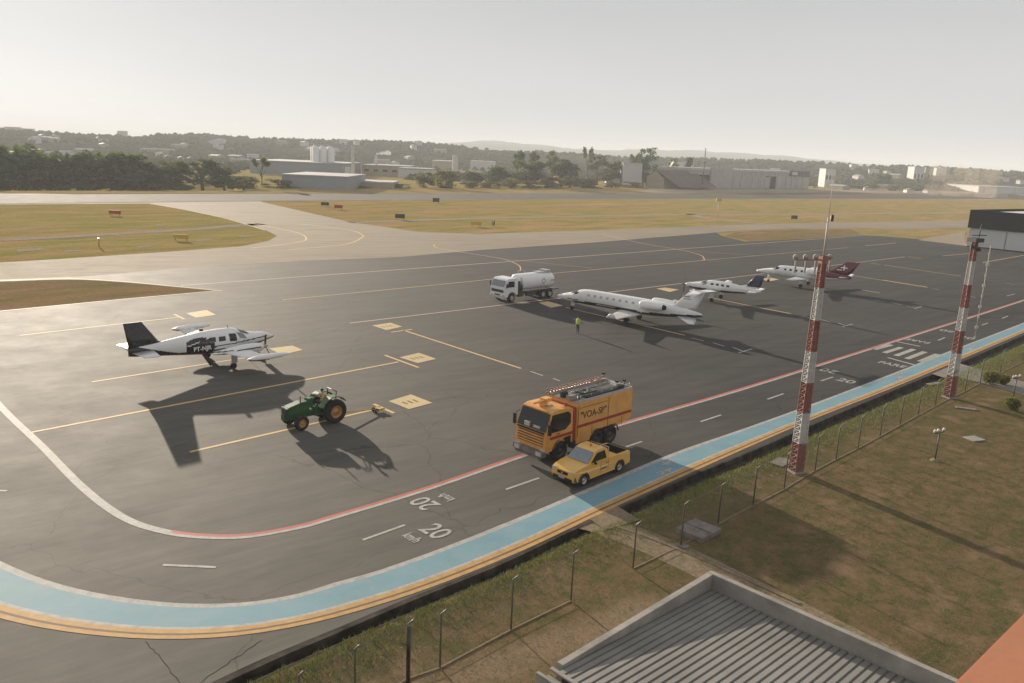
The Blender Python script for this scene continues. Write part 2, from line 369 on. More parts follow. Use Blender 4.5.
# runway
mb = MB(); sheet(mb, [(p.x, p.y) for p in G([(-200, 195.5), (0, 194.5), (250, 194), (512, 193.5), (760, 193.2), (1024, 193.8), (1130, 195), (1130, 199.5), (1024, 199), (760, 198.5), (512, 199), (250, 200.8), (0, 203.5), (-200, 206)])], .009); struct(mb, 'runway', M['runway'])
mb = MB()
for a in ([(-200, 195), (0, 193.5), (250, 193), (512, 192.7), (760, 192.4), (1024, 193), (1130, 194)], [(-200, 206.6), (0, 204), (250, 201.2), (512, 199.3), (760, 198.8), (1024, 199.2), (1130, 199.8)]):
    strip(mb, cat(G(a), 8), 2.2, .014)
struct(mb, 'runway_shoulder', M['sand'])
mb = MB()
for a in ([(0, 240), (60, 237), (120, 233.5), (190, 229.5), (228, 226.2), (262, 224)], [(350, 222.5), (480, 218.5), (600, 216), (700, 214.2), (820, 214), (1024, 212)], [(20, 211)] * 0 + [(690, 214), (705, 218), (740, 222), (765, 224)]):
    strip(mb, cat(G(a), 6), 3.6, .004)
sheet(mb, [(p.x, p.y) for p in G([(918, 240), (965, 231), (965, 241), (968, 246)])], .005)
sheet(mb, [(p.x, p.y) for p in G([(650, 189), (1000, 191), (1000, 192.3), (640, 191.5)])], .005)
struct(mb, 'service_path', M['sand'])
# grass tongue on the left and the little one by the apron corner
mb = MB()
sheet(mb, [(p.x, p.y) for p in cat(G([(-90, 284), (0, 281.5), (68, 279.6), (120, 282), (170, 286.5), (214, 290.6)]), 5) + G([(120, 299), (0, 310.5), (-90, 320)])], .004)
sheet(mb, [(p.x, p.y) for p in G([(725, 236), (735, 232), (760, 230.5), (850, 229), (862, 234), (800, 238.3), (748, 240.6)])], .009)
struct(mb, 'grass_island', grassmat('island grass', ((.24, .165, .09), (.28, .17, .10), (.17, .15, .065), (.31, .20, .13)), .05, 2., 1))

mb = MB()
for q in ([(16, 249.5), (42, 248), (43, 250), (18, 251.8)], [(136, 246.5), (150, 245.2), (152, 246.6), (140, 247.8)], [(195, 240), (210, 238.6), (212, 240), (198, 241.4)], [(238, 236), (252, 235), (254, 236.2), (240, 237.4)], [(155, 224.5), (166, 223.6), (168, 224.8), (157, 225.8)], [(64, 250.6), (80, 249.6), (82, 251), (66, 252)]):
    sheet(mb, [(p.x, p.y) for p in G(q)], .0)
struct(mb, 'bare_ground_patch', M['sand'])
# ------------------------------------------------------------------ painted lines
MZ = .009
inner = [(-80, 515), (-40, 540), (0, 561), (40, 578), (80, 589.5), (120, 597), (160, 602), (200, 604), (250, 602), (300, 593.5), (330, 584), (380, 570), (450, 545), (530, 513), (600, 483.5), (675, 452.5), (750, 426.5), (815, 403), (890, 374.5), (950, 351), (1024, 322.5), (1120, 284)]
outer = [(-80, 588), (-40, 606), (0, 619.5), (40, 628), (80, 634), (120, 638), (160, 640), (200, 640), (250, 635.5), (300, 627), (330, 619), (380, 605), (450, 580.5), (530, 547.5), (600, 514), (675, 480), (750, 446.5), (815, 418.5), (890, 389), (950, 364), (1024, 332.5), (1120, 292)]
IN = resample(cat(G(inner), 8), 240)
OUc = cat(G(outer), 8); OU = []
for p in IN:   # nearest point of the outer curve
    OU.append(min(OUc, key=lambda q: (q - p).length_squared))
OU2 = OU[:]
for i in range(2, len(OU) - 2): OU2[i] = (OU[i - 2] + OU[i - 1] + OU[i] + OU[i + 1] + OU[i + 2]) / 5
OU = OU2
mb = MB(); between(mb, IN, OU, .12, .68, MZ); struct(mb, 'blue_walkway', M['p_blue'])
mb = MB(); between(mb, IN, OU, 0, .12, MZ); between(mb, IN, OU, .68, .745, MZ)
RL = cat(G([(-90, 300), (-40, 358), (0, 406), (41, 445.6), (83, 488), (124, 518), (166, 532), (207, 536.8), (249, 536), (300, 527), (330, 518.5), (430, 488), (530, 453.5), (619, 425), (750, 386.8), (890, 342.7), (1024, 300.2), (1120, 268)]), 12)
strip(mb, RL, .22, MZ, 0, -.09)
i0 = int(len(RL) * .5)
strip(mb, RL[:i0 - 28], .2, MZ, 0, .12)
W = .15
def seg(mb, a, b, w=W, mi=0): strip(mb, [g(*a), g(*b)], w, MZ, mi)
for a, b in (((506, 489.5), (539, 478)), ((363, 540), (405, 525)), ((163, 565), (216, 567.3)), ((626, 447), (642, 441.5)), ((700.6, 421.7), (721, 415)), ((767.5, 399.3), (783.5, 393.7)), ((821, 381), (833, 377)), ((938, 340.5), (945, 337.5)), ((981.6, 325.3), (988, 323)), ((1002, 318.4), (1008, 316)), ((-20, 490), (7, 491)),
             ((692, 338), (704, 341)), ((713, 342.8), (724.4, 346.4)), ((733, 347.5), (741.6, 350.7)), ((738.4, 353), (752.4, 348.8)), ((802, 316), (811.5, 318.5)), ((821, 319.6), (830.8, 322.4)), ((838, 323), (845, 325.6)), ((842.6, 326.7), (852.7, 324)),
             ((530.5, 371.5), (543, 375.7)), ((553, 378.5), (560, 381)), ((891.6, 302.6), (901.5, 305)), ((874, 300), (885, 302)), ((906, 305.8), (914.6, 308)), ((914.6, 308.6), (922, 306.4)), ((932, 288.5), (940, 290)), ((1004.7, 283), (1014.6, 284.6)), ((969, 296), (976, 297.5)), ((1007, 296), (1015, 293.8))):
    seg(mb, a, b, .16)
def crossbar(a, b, w): seg(mb, a, b, w)
for a, b in (((874, 349.4), (891.5, 344.8)), ((884.3, 352.9), (901.5, 347.4)), ((895.8, 355.8), (914, 349.2)), ((906.6, 358.9), (925, 351.8)), ((919.6, 361.6), (937.7, 354.2))): crossbar(a, b, .5)
seg(mb, (895, 341.3), (920, 346.4), .3); seg(mb, (887.6, 357.6), (914.6, 365), .3)
struct(mb, 'white_markings', M['p_white'])
mb = MB()
for q in ([(146, 641), (158, 655), (186, 690)], [(262, 640), (240, 655), (215, 672), (190, 690)]):
    P_ = cat(G(q), 8); P_ = [p + Vector((random.uniform(-.04, .04), random.uniform(-.04, .04), 0)) for p in P_]; strip(mb, P_, .03, .0045)
struct(mb, 'sealed_crack', M['drain'])
mb = MB(); strip(mb, RL[i0 - 29:], .24, MZ, 0, .14); struct(mb, 'red_line', M['p_red'])
mb = MB(); between(mb, IN, OU, .745, .855, MZ); between(mb, IN, OU, .905, 1., MZ); struct(mb, 'edge_lines', M['p_orange'])
mb = MB(); between(mb, IN, OU, .855, .905, MZ); struct(mb, 'edge_line_gap', M['p_brown'])
mb = MB()
for a, b in (((32, 432.3), (398.4, 362)), ((190, 452), (377, 409)), ((402.6, 330), (521, 368.5)), ((92, 382), (262, 355.2)), ((20, 335.5), (179, 317.3)), ((384.7, 355.2), (418.6, 367.6)), ((373.6, 404), (394, 413.2)), ((391, 332.3), (412, 329.4)), ((174, 314.2), (184.5, 319.3)),
             ((566, 307.5), (684.7, 335.3)), ((708, 297.3), (791, 313.8)), ((841, 273.6), (928, 287.6)), ((884, 265), (961, 276.2)), ((862, 290), (880, 293)),
             ((865, 245.8), (896, 243)), ((908, 257), (921, 258.4)), ((942.7, 255.9), (969, 253.6)), ((982.6, 262.6), (1030, 254.2)), ((871, 263.2), (880, 264.4)), ((883, 280), (927, 287))):
    seg(mb, a, b, .25)
strip(mb, cat(G([(602, 234), (640, 243), (670, 248), (690, 252), (701, 255.5), (703.5, 258), (699, 260.8), (640, 265.8), (540, 274.5), (430, 285.5), (282, 300)]), 8), .2, MZ)
seg(mb, (702, 260.5), (847.6, 247.7), .18)
strip(mb, cat(G([(434, 244.5), (438, 248), (470, 253.5), (503, 259), (517.5, 264.6), (520.5, 268), (520, 271)]), 8), .2, MZ)
seg(mb, (503, 259), (592, 268), .12); seg(mb, (680, 250), (760, 256), .12)
strip(mb, cat(G([(250, 223), (288, 230.5), (302, 234.5), (306, 238), (303, 241), (280, 245), (250, 248)]), 8), .3, MZ)
strip(mb, cat(G([(301, 224), (330, 227.5), (351.5, 230.5), (361, 234), (362, 237.5), (344, 244.5), (288, 249.6)]), 8), .3, MZ)
struct(mb, 'stand_lines', M['p_yellow'])
mb = MB()
strip(mb, cat(G([(-90, 284), (0, 280.8), (68, 278.8), (120, 281.4), (170, 286), (222, 291)]), 6), .3, .013); strip(mb, G([(-90, 320), (0, 311.3), (120, 299.6), (215, 291)]), .28, .013)
seg(mb, (181, 285.6), (845, 237), .3); seg(mb, (845, 237), (930, 231.5), .2)
strip(mb, cat(G([(0, 279), (150, 203.8), (182, 209.3), (225, 218.4), (265, 230.3)])[1:], 4), .3, .013)
struct(mb, 'cream_edge_lines', M['p_cream'])
mb = MB(); seg(mb, (350, 323.2), (905, 256.8), .24); struct(mb, 'pink_line', M['p_pink'])
mb = MB()
for q in ([(388.6, 401.3), (411, 394.5), (432.5, 403), (409, 409.3)], [(399.3, 357.4), (418.9, 352.9), (436.4, 359), (417.9, 363.2)], [(372, 325.5), (390.5, 322.8), (402.3, 326.7), (386.6, 330.2)], [(186, 313.4), (206.4, 310), (216.2, 315), (195.7, 317.7)], [(269, 348.6), (292.4, 345.7), (303, 350), (282, 355)],
          [(538.6, 302.8), (548, 301.4), (563, 305.6), (551, 307.8)], [(656.3, 288.7), (665, 287.6), (679, 289.7), (670, 292)], [(760, 279), (770, 277.5), (779, 279.5), (769, 281.5)]):
    sheet(mb, [(p.x, p.y) for p in G(q)], MZ + .004)
struct(mb, 'stand_number_boxes', M['p_box'])
mb = MB()   # worn figures inside the stand boxes
for c in ((410, 402), (417, 358), (387, 326.5)):
    p = g(*c)
    for k in range(3):
        a = R(45); d = Vector((math.cos(a), math.sin(a), 0)) * (k - 1) * .45
        mb.box((p.x + d.x, p.y + d.y, MZ + .007), (.16, .62, .002), R(45))
struct(mb, 'stand_number_wear', M['p_brown'])
# lettering on the road: near lane reads towards up-right, the far lane the other way round
def rt(s, c, ang, size, sx=1., name='road_lettering'):
    p = g(*c); o = text(s, size, name, M['p_white'], None, Matrix.Translation((p.x, p.y, MZ + .001)) @ Matrix.Rotation(R(ang), 4, 'Z'), .002, .02, sx)
    return tag(o, kind='structure')
rt('20', (435, 531.5), -45.5, 1.6, .85); rt('km/h', (412, 538), -45.5, .75, .62)
rt('20', (425.5, 503.2), 134.5, 1.6, .85); rt('km/h', (446.5, 497.3), 134.5, .75, .62)
rt('20', (846, 381), -47, 1.55, .95); rt('20', (829, 370.8), 133, 1.55, .95)
rt('20', (966.5, 337.8), -47, 1.55, 1.0); rt('20', (947.5, 331), 133, 1.55, 1.0)
rt('PARE', (892, 364.6), -43, 1.45, .72); rt('PARE', (918, 341.0), 137, 1.45, .72)
# small walker symbols on the blue lane
mb = MB()
def walker(c, ang):
    p = g(*c); Rm = Matrix.Rotation(R(ang), 3, 'Z')
    def q(x, y, w, h, a=0.):
        x, y, w, h = x * .75, y * .75, w * .75, h * .75
        o = Rm @ Vector((x, y, 0)); mb.box((p.x + o.x, p.y + o.y, MZ + .006), (w, h, .004), R(ang + a))
    q(0, .78, .24, .24); q(0, .3, .26, .62); q(-.13, -.35, .14, .75, -14); q(.15, -.35, .14, .75, 14); q(-.25, .35, .1, .5, -25); q(.26, .35, .1, .5, 25)
for c, a in (((668.5, 462.3), 135), ((664, 471.5), -45), ((902, 373.5), 135), ((899, 378), -45), ((974, 345.8), 135), ((970, 349.2), -45)): walker(c, a)
struct(mb, 'walkway_symbols', M['p_white'])

# ------------------------------------------------------------------ wheels
def wheel(parent, x, y, r, w, rim_m, name='wheel', rimr=.55, z=None, n=22):
    z = r if z is None else z; sgn = 1 if y > 0 else -1
    m_ = MB(); hw = w / 2
    m_.lathe([(-hw, r * rimr), (-hw, r * .86), (-hw * .8, r * .97), (-hw * .3, r), (hw * .3, r), (hw * .8, r * .97), (hw, r * .86), (hw, r * rimr), (-hw, r * rimr)], (x, y, z), 'Y', n)
    t = m_.build(name, M['rubber'], parent)
    k = MB(); a = sgn * hw
    k.lathe([(a * .98, r * rimr), (a * .9, r * rimr * .9), (a * .35, r * rimr * .8), (a * .3, r * .3), (a * .75, r * .24), (a * .78, r * .01)], (x, y, z), 'Y', n)
    for q in range(6):
        an = q * PI / 3; k.box((x + math.cos(an) * r * .33, y + a * .4, z + math.sin(an) * r * .33), (r * .34, w * .08, r * .1), mat=Matrix.Rotation(-an, 3, 'Y'))
    k.build('rim', rim_m, t)
    return t

# ------------------------------------------------------------------ fire truck
def arch(poly_x, r, z0, n=8):
    return [(poly_x + r * math.cos(PI - PI * i / n), z0 + r * math.sin(PI - PI * i / n)) for i in range(n + 1)]
ft = empty('fire_truck', (4.02, 46.42, 0), R(225), 'tall orange airport fire truck with red stripe and ladders on its roof', 'fire truck')
L2 = 3.9
mb = MB(); mb.box((0, 0, .78), (7.2, .9, .3)); mb.box((-.1, .0, .62), (1.5, 2.1, .5)); mb.box((1.0, .95, .7), (.9, .5, .5)); mb.box((1.0, -.95, .7), (.9, .5, .5)); mb.build('chassis', M['dsteel'], ft, .02)
# cab
mb = MB()
cab = [(1.62, 1.0), (1.62, 2.95), (1.9, 3.08), (3.1, 3.1), (3.45, 2.98), (3.86, 1.9), (3.9, 1.1), (3.88, .75), (3.25, .75)] + [(2.62 + .62 * math.cos(t), .62 + .62 * math.sin(t)) for t in [PI * .12, PI * .3, PI * .5, PI * .7, PI * .88]] + [(1.95, .85)]
mb.prism(cab, -1.22, 1.22, fn=lambda v: (v.x, v.y * (1 - .045 * max(0, v.z - 1.9)), v.z)); cabo = mb.build('cab', M['orange'], ft, .05)
mb = MB()
def yw(z): return 1.22 * (1 - .045 * max(0, z - 1.9))
def xf(z): return 3.45 + (3.86 - 3.45) * (2.98 - z) / 1.08 + .012
vs = []
for z in (1.93, 2.93):
    for y in (-1, 1): vs.append((xf(z), y * (yw(z) - .07), z))
mb.add([vs[0], vs[1], vs[3], vs[2]], [(0, 1, 2, 3)]); mb.build('windscreen', M['glass'], cabo, fix=False)
mb = MB(); mb.box((3.75, -.35, 2.12), (.25, .4, .25)); mb.box((3.72, .4, 2.1), (.3, .5, .12)); mb.build('dashboard_items', M['lamp'], cabo)
for sy in (1, -1):
    mb = MB(); q = [(3.74, 1.86), (3.42, 2.88), (2.1, 2.88), (1.85, 2.7), (1.85, 2.15), (2.3, 1.86)]
    mb.add([(x, sy * (yw(z) + .012), z) for x, z in q], [tuple(range(6)) if sy < 0 else tuple(reversed(range(6)))]); mb.build('side_window', M['glass'], cabo, fix=False)
    mb = MB(); mb.box((3.80, sy * 1.38, 2.15), (.12, .2, .62)); mb.tube([(3.6, sy * 1.15, 2.7), (3.8, sy * 1.38, 2.5)], .02); mb.build('mirror', M['black'], cabo, .02)
    mb = MB(); mb.box((3.86, sy * .98, .82), (.1, .34, .2)); mb.build('headlight', M['lamp'], cabo, .02)
    mb = MB(); mb.box((2.65, sy * 1.235, 1.55), (1.9, .012, .16)); mb.build('red_stripe', M['red'], cabo)
    mb = MB(); mb.box((2.9, sy * 1.238, 1.72), (.22, .012, .05)); mb.build('door_handle', M['black'], cabo)
mb = MB()
mb.box((3.893, 0, 1.40), (.03, 1.96, .68)); mb.build('grille', M['dsteel'], ft)
for k in range(4): mb = MB(); mb.box((3.92, 0, 1.16 + k * .16), (.05, 2.0, .085)); mb.build('grille_slat', M['orange'], ft, .01)
mb = MB(); mb.box((3.9, 0, 1.86), (.03, 2.1, .1)); mb.build('wiper_panel', M['black'], ft)
for sy in (1, -1):
    mb = MB(); mb.box((4.09, sy * .85, .66), (.05, .42, .24)); mb.build('fog_lamp', M['lamp'], ft, .02)
    for xx in (2.62, -.62, -1.95):
        mb = MB(); mb.tube([(xx + .72 * math.cos(t), sy * 1.2, .62 + .72 * math.sin(t)) for t in [PI * (.05 + .09 * k) for k in range(11)]], .05, 6); mb.build('mudguard', M['black'], ft)
    mb = MB(); mb.box((-.62 + 3.1 - .4, sy * 1.23, 1.15), (.5, .05, .5)); mb.build('step_box', M['black'], ft)
    for x, z in ((-.2, 1.3), (-1.0, 2.6), (-2.6, 1.45), (.6, 1.3)): mb = MB(); mb.box((x, sy * 1.262, z), (.16, .02, .05)); mb.build('locker_handle', M['steel'], ft)
    for x in (-.05, -2.9): mb = MB(); mb.box((x, sy * 1.252, 1.35), (.02, .012, .55)); mb.build('panel_seam', M['black'], ft)
mb = MB(); mb.box((3.55, 0, 3.06), (.16, 1.9, .1), mat=Matrix.Rotation(.5, 3, 'Y')); mb.build('sun_visor', M['orange'], ft, .02)
for x, y, s__ in ((.95, -.2, .3), (1.15, .5, .35), (-.6, -.1, .26), (-3.0, -.5, .4), (-1.4, 0.0, .3)): mb = MB(); mb.box((x, y, 3.2 + s__ * .45), (s__ * 1.5, s__, s__ * .9)); mb.build('equipment_box', M['conc'] if s__ > .3 else M['dsteel'], ft, .03)
for y in (1.05, -1.05):
    mb = MB(); mb.tube([(-3.7, y, 3.3), (-3.7, y, 3.55), (1.2, y, 3.55), (1.2, y, 3.3)], .022, 6)
    for k in range(5): mb.tube([(-2.9 + k * .95, y, 3.3), (-2.9 + k * .95, y, 3.55)], .018, 6)
    mb.build('roof_rail', M['steel'], ft)
for y in (.3, .5): mb = MB(); mb.tube([(-2.8, y - .35, 3.5), (.9, y - .3, 3.56)], .035); mb.build('pole', M['steel'], ft)
mb = MB(); mb.box((3.93, 0, .66), (.3, 2.42, .34)); mb.box((3.98, 0, .42), (.2, 2.1, .16)); mb.build('front_bumper', mat('scuffed bumper', (.17, .16, .15), .5, var=.3), ft, .04)
mb = MB(); mb.box((2.75, 0, 3.12), (.5, .7, .06)); mb.build('roof_hatch', M['conc'], ft)
mb = MB(); mb.lathe([(0, .2), (.14, .24), (.2, .16), (.26, .14)], (3.0, 0, 3.1), 'Z', 14); mb.tube([(2.85, .12, 3.4), (3.75, .02, 3.38)], [.09, .06], 10); mb.tube([(2.85, -.14, 3.36), (3.4, -.14, 3.34)], .07, 8); mb.box((2.75, 0, 3.42), (.5, .45, .22)); mb.tube([(2.9, -.25, 3.3), (2.9, .25, 3.3)], .06); mb.build('water_cannon', M['orange'], ft)
mb = MB(); mb.lathe([(0, .1), (.14, .1), (.2, .05), (.2, 0.0)], (1.95, .85, 3.06), 'Z', 12); mb.build('beacon', M['red'], ft)
# body with wheel cut-outs
mb = MB()
body = [(-3.85, 3.18), (-3.85, 1.35), (-2.62, 1.1)] + [(-1.95 + .68 * math.cos(t), .6 + .68 * math.sin(t)) for t in [PI * .8, PI * .65, PI * .5, PI * .35]] + [(-1.28, 1.25)] + [(-.62 + .68 * math.cos(t), .6 + .68 * math.sin(t)) for t in [PI * .65, PI * .5, PI * .35, PI * .15]] + [(.1, .72), (1.32, .72), (1.32, 3.0), (1.2, 3.18)]
mb.prism(body, -1.24, 1.24); bo = mb.build('body', M['orange'], ft, .03)
mb = MB(); mb.box((1.46, 0, 1.9), (.2, 2.3, 2.1)); mb.build('cab_gap', M['red'], ft)
for sy in (1, -1):
    mb = MB(); mb.box((-1.25, sy * 1.249, 1.78), (5.1, .012, .17), mat=Matrix.Rotation(0, 3, 'Y')); mb.build('red_stripe', M['red'], bo)
    mb = MB()
    for x in (1.25, -1.5): mb.box((x, sy * 1.25, 2.1), (.03, .012, 1.9))
    for z in (2.88,): mb.box((-.1, sy * 1.25, z), (2.5, .012, .025))
    mb.build('locker_seam', M['black'], bo)
    text('"VOA-SP"', .58, 'side_lettering', M['black'], bo, Matrix.Translation((-.12, sy * 1.252, 2.38)) @ Matrix.Rotation(PI if sy > 0 else 0, 4, 'Z') @ Matrix.Rotation(PI / 2, 4, 'X'), .003, .004)
    mb = MB(); mb.box((-3.87, sy * 1.05, 1.55), (.06, .16, .5)); mb.build('tail_light', M['red'], bo)
mb = MB(); mb.box((-3.88, 0, 2.25), (.02, 1.9, 1.5)); mb.build('rear_shutter', M['grey'], bo)
# roof deck: raised rims, hatch, hose, ladders
mb = MB(); mb.box((-1.25, 1.17, 3.25), (5.1, .07, .16)); mb.box((-1.25, -1.17, 3.25), (5.1, .07, .16)); mb.box((-3.8, 0, 3.25), (.07, 2.3, .16)); mb.build('roof_rim', M['grey'], ft)
mb = MB(); mb.box((-1.2, 0, 3.195), (5.0, 2.26, .03)); mb.build('roof_deck', M['steel'], ft)
mb = MB(); mb.box((-1.9, .45, 3.33), (2.2, .65, .24)); mb.box((-.1, .1, 3.3), (.7, .6, .22)); mb.lathe([(0, .3), (.28, .3), (.3, 0)], (.6, .35, 3.2), 'Z', 14); mb.box((-3.3, .2, 3.3), (.5, 1.3, .2)); mb.build('roof_lockers', M['conc'], ft, .03)
mb = MB(); mb.tube([(-2.9, .98, 3.36), (.3, .98, 3.34)], .1, 10); mb.tube([(.3, .98, 3.34), (.55, .7, 3.4), (.75, .3, 3.38)], .08); mb.box((-2.9, .98, 3.45), (.25, .3, .25)); mb.build('suction_hose', M['dsteel'], ft)
mb = MB(); mb.tube([(-.9, .72, 3.5), (.2, .78, 3.5)], .07); mb.tube([(.1, .7, 3.42), (.5, .4, 3.55), (.3, .1, 3.5)], .06); mb.build('green_hose', M['green'], ft)
def ladder(y0, z0, x0, x1, wd):
    m_ = MB()
    for y in (y0 - wd / 2, y0 + wd / 2): m_.box(((x0 + x1) / 2, y, z0), (x1 - x0, .05, .09))
    nn = int((x1 - x0) / .27)
    for i in range(nn): m_.tube([(x0 + .14 + i * .27, y0 - wd / 2, z0), (x0 + .14 + i * .27, y0 + wd / 2, z0)], .02, 6)
    return m_
ladder(-.55, 3.62, -2.9, 1.7, .62).build('ladder', mat('worn ladder', (.30, .16, .12), .6), ft)
ladder(-.55, 3.48, -2.6, 1.95, .5).build('ladder', M['steel'], ft)
for x in (-2.2, 1.1):
    for y in (-.9, -.2): mb = MB(); mb.tube([(x, y, 3.2), (x, y, 3.6)], .03); mb.build('ladder_bracket', M['dsteel'], ft)
for x, y in ((-2.6, .9), (-3.2, 1.0), (-3.4, -.8)): mb = MB(); mb.tube([(x, y, 3.2), (x, y, 3.75)], .03); mb.box((x, y, 3.78), (.16, .16, .12)); mb.build('work_lamp', M['dsteel'], ft)
for x in (2.6, -.62, -1.95):
    for sy in (1, -1): wheel(ft, x, sy * 1.02, .6, .42, M['dsteel'])
for sy in (1, -1): mb = MB(); mb.box((.45, sy * 1.05, .55), (1.0, .3, .35)); mb.build('side_step', M['dsteel'], ft, .02)

# ------------------------------------------------------------------ pickup
pk = empty('pickup_truck', (4.62, 41.95, 0), R(226), 'small yellow single cab pickup with black load bed driving beside the fire truck', 'pickup truck')
def pfn(v):
    k = 1 - .13 * max(0, v.z - .92) / .6
    if v.x > 1.3: k *= 1 - .10 * ((v.x - 1.3) / 1.0) ** 2
    return (v.x, v.y * k, v.z)
wb1, wb2 = 1.58, -1.5
def arcp(c, r): return [(c + r * math.cos(t), .31 + r * math.sin(t)) for t in [PI * k / 8 for k in range(9)]]
body = [(2.36, .34), (2.4, .55), (2.34, .78), (2.1, .88), (1.15, 1.02), (.75, 1.06), (-.55, 1.06), (-.6, 1.02), (-2.4, 1.02), (-2.44, .5), (-2.4, .36), (wb2 - .4, .30)] + list(reversed(arcp(wb2, .4))) + [(wb2 + .4, .27), (wb1 - .4, .27)] + list(reversed(arcp(wb1, .4))) + [(wb1 + .4, .3)]
# profile order: build lower edge front to back is reversed, so rebuild clockwise
low = [(-2.4, .36), (wb2 - .4, .3)] + list(reversed(arcp(wb2, .4)))[1:-1] + [(wb2 + .4, .27), (wb1 - .4, .27)] + list(reversed(arcp(wb1, .4)))[1:-1] + [(wb1 + .4, .3), (2.36, .34)]
top = [(2.4, .55), (2.36, .86), (2.1, .98), (1.6, 1.06), (1.25, 1.09), (.75, 1.06), (-.55, 1.06), (-2.4, 1.04), (-2.44, .5)]
mb = MB(); mb.prism(low + top, -.86, .86, fn=pfn); po = mb.build('body', M['oryel'], pk, .035)
gh = [(1.25, 1.04), (.55, 1.60), (.25, 1.675), (-.35, 1.675), (-.52, 1.58), (-.62, 1.04)]
mb = MB(); mb.prism(gh, -.80, .80, fn=pfn); mb.build('cabin', M['oryel'], pk, .03)
mb = MB(); q = [(1.18, 1.12), (.60, 1.585)]; vs = []
for (x, z), hw in zip(q, (.72, .61)): vs += [(x + .03, -hw, z + .02), (x + .03, hw, z + .02)]
mb.add([vs[0], vs[1], vs[3], vs[2]], [(0, 1, 2, 3)]); mb.build('windscreen', M['screen'], pk, fix=False)
mb = MB()
def yk(z): return .80 * (1 - .13 * max(0, z - .92) / .6) + .012
for sy in (1, -1):
    mb = MB(); q = [(1.0, 1.12), (.46, 1.54), (-.24, 1.57), (-.34, 1.12)]
    mb.add([(x, sy * yk(z), z) for x, z in q], [(0, 1, 2, 3)]); mb.build('side_window', M['glass'], pk, fix=False)
    mb = MB(); mb.box((.80, sy * .93, 1.12), (.1, .2, .14)); mb.build('mirror', M['black'], pk, .02)
    mb = MB(); mb.box((2.24, sy * .58, .80), (.24, .38, .2), rz=-sy * .25); mb.build('headlight', M['lamp'], pk, .03)
    mb = MB(); mb.box((-2.43, sy * .7, .8), (.04, .16, .3)); mb.build('tail_light', M['red'], pk)
    mb = MB(); mb.box((.22, sy * .862, .72), (.015, .01, .6)); mb.box((-.42, sy * .862, .72), (.015, .01, .6)); mb.box((-.05, sy * .865, .62), (.5, .008, .07)); mb.build('door_seam', M['dsteel'], pk)
    mb = MB(); mb.box((-.27, sy * .868, .9), (.16, .014, .035)); mb.build('door_handle', M['black'], pk)
    for xx in (wb1, wb2):
        mb = MB(); mb.tube([(xx + .41 * math.cos(PI * t / 10), sy * .845, .31 + .41 * math.sin(PI * t / 10)) for t in range(11)], .05, 6); mb.build('wheel_arch', M['dsteel'], pk)
mb = MB(); mb.box((-1.5, 0, 1.045), (1.68, 1.36, .012)); mb.build('load_bed', M['dark'], pk)
mb = MB(); mb.box((2.38, 0, .72), (.08, .72, .16)); mb.box((2.4, 0, .42), (.1, 1.3, .16)); mb.build('grille', M['black'], pk, .02)
mb = MB(); mb.lathe([(0, .055), (.012, .055), (.012, 0)], (2.43, 0, .73), 'X', 14); mb.build('front_badge', M['steel'], pk)
mb = MB(); mb.box((2.46, 0, .5), (.02, .42, .12)); mb.build('number_plate', M['grey'], pk)
for k in range(4):
    for sy in (1, -1): mb = MB(); mb.box((2.36 - k * .03, sy * (.52 + k * .1), .5), (.06, .045, .26), mat=Matrix.Rotation(.5 * sy, 3, 'X')); mb.build('bumper_stripe', M['black'], pk)
mb = MB(); mb.lathe([(0, .07), (.08, .07), (.12, .03), (.12, 0)], (.1, 0, 1.675), 'Z', 12); mb.build('roof_beacon', M['amber'], pk)
mb = MB(); mb.tube([(-.68, -.62, 1.06), (-.68, -.62, 1.6), (-.68, .62, 1.6), (-.68, .62, 1.06)], .03); mb.build('roll_bar', M['steel'], pk)
for x in (wb1, wb2):
    for sy in (1, -1): wheel(pk, x, sy * .76, .325, .2, M['steel'], rimr=.62)

# ------------------------------------------------------------------ tractor
tr = empty('tractor', (-12.35, 48.45, 0), R(225), 'green farm tractor with yellow wheels parked on a yellow stand line', 'tractor')
mb = MB()
hood = [(.35, .95), (.35, 1.62), (.9, 1.6), (1.75, 1.42), (1.92, 1.3), (1.95, .85)]
mb.prism(hood, -.33, .33); mb.build('hood', M['green'], tr, .05)
mb = MB(); mb.box((1.96, 0, 1.12), (.03, .5, .4)); mb.build('grille', M['dsteel'], tr)
for sy in (1, -1):
    mb = MB(); mb.box((1.93, sy * .2, 1.36), (.06, .14, .1)); mb.build('headlight', M['lamp'], tr)
mb = MB(); mb.box((.9, 0, .78), (2.3, .42, .42)); mb.box((-.55, 0, .85), (1.1, .6, .6)); mb.tube([(1.2, -.7, .5), (1.2, .7, .5)], .07); mb.tube([(-1.1, -.75, .82), (-1.1, .75, .82)], .12); mb.build('chassis', M['green'], tr, .02)
for sy in (1, -1):
    mb = MB(); pts = [(-1.1 + .95 * math.cos(t), .84 + .95 * math.sin(t)) for t in [PI * k / 10 for k in range(1, 9)]]
    inn = [(x * .94 - 1.1 * .06, z - .05) for x, z in pts]
    mb.prism(pts + list(reversed(inn)), sy * .42, sy * .98); mb.build('rear_fender', M['green'], tr, .015)
mb = MB(); mb.box((.25, 0, 1.45), (.4, .5, .55)); mb.build('dash_cowl', M['green'], tr, .05)
mb = MB(); mb.tube([(.15, 0, 1.6), (-.1, 0, 1.82)], .03); mb.lathe([(-.02, .2), (.02, .2)], (-.12, 0, 1.84), 'Z', 16); mb.build('steering_wheel', M['black'], tr)
mb = MB(); mb.box((-.78, 0, 1.2), (.5, .5, .12)); mb.box((-1.03, 0, 1.45), (.12, .5, .5)); mb.build('seat', M['ylw'], tr, .04)
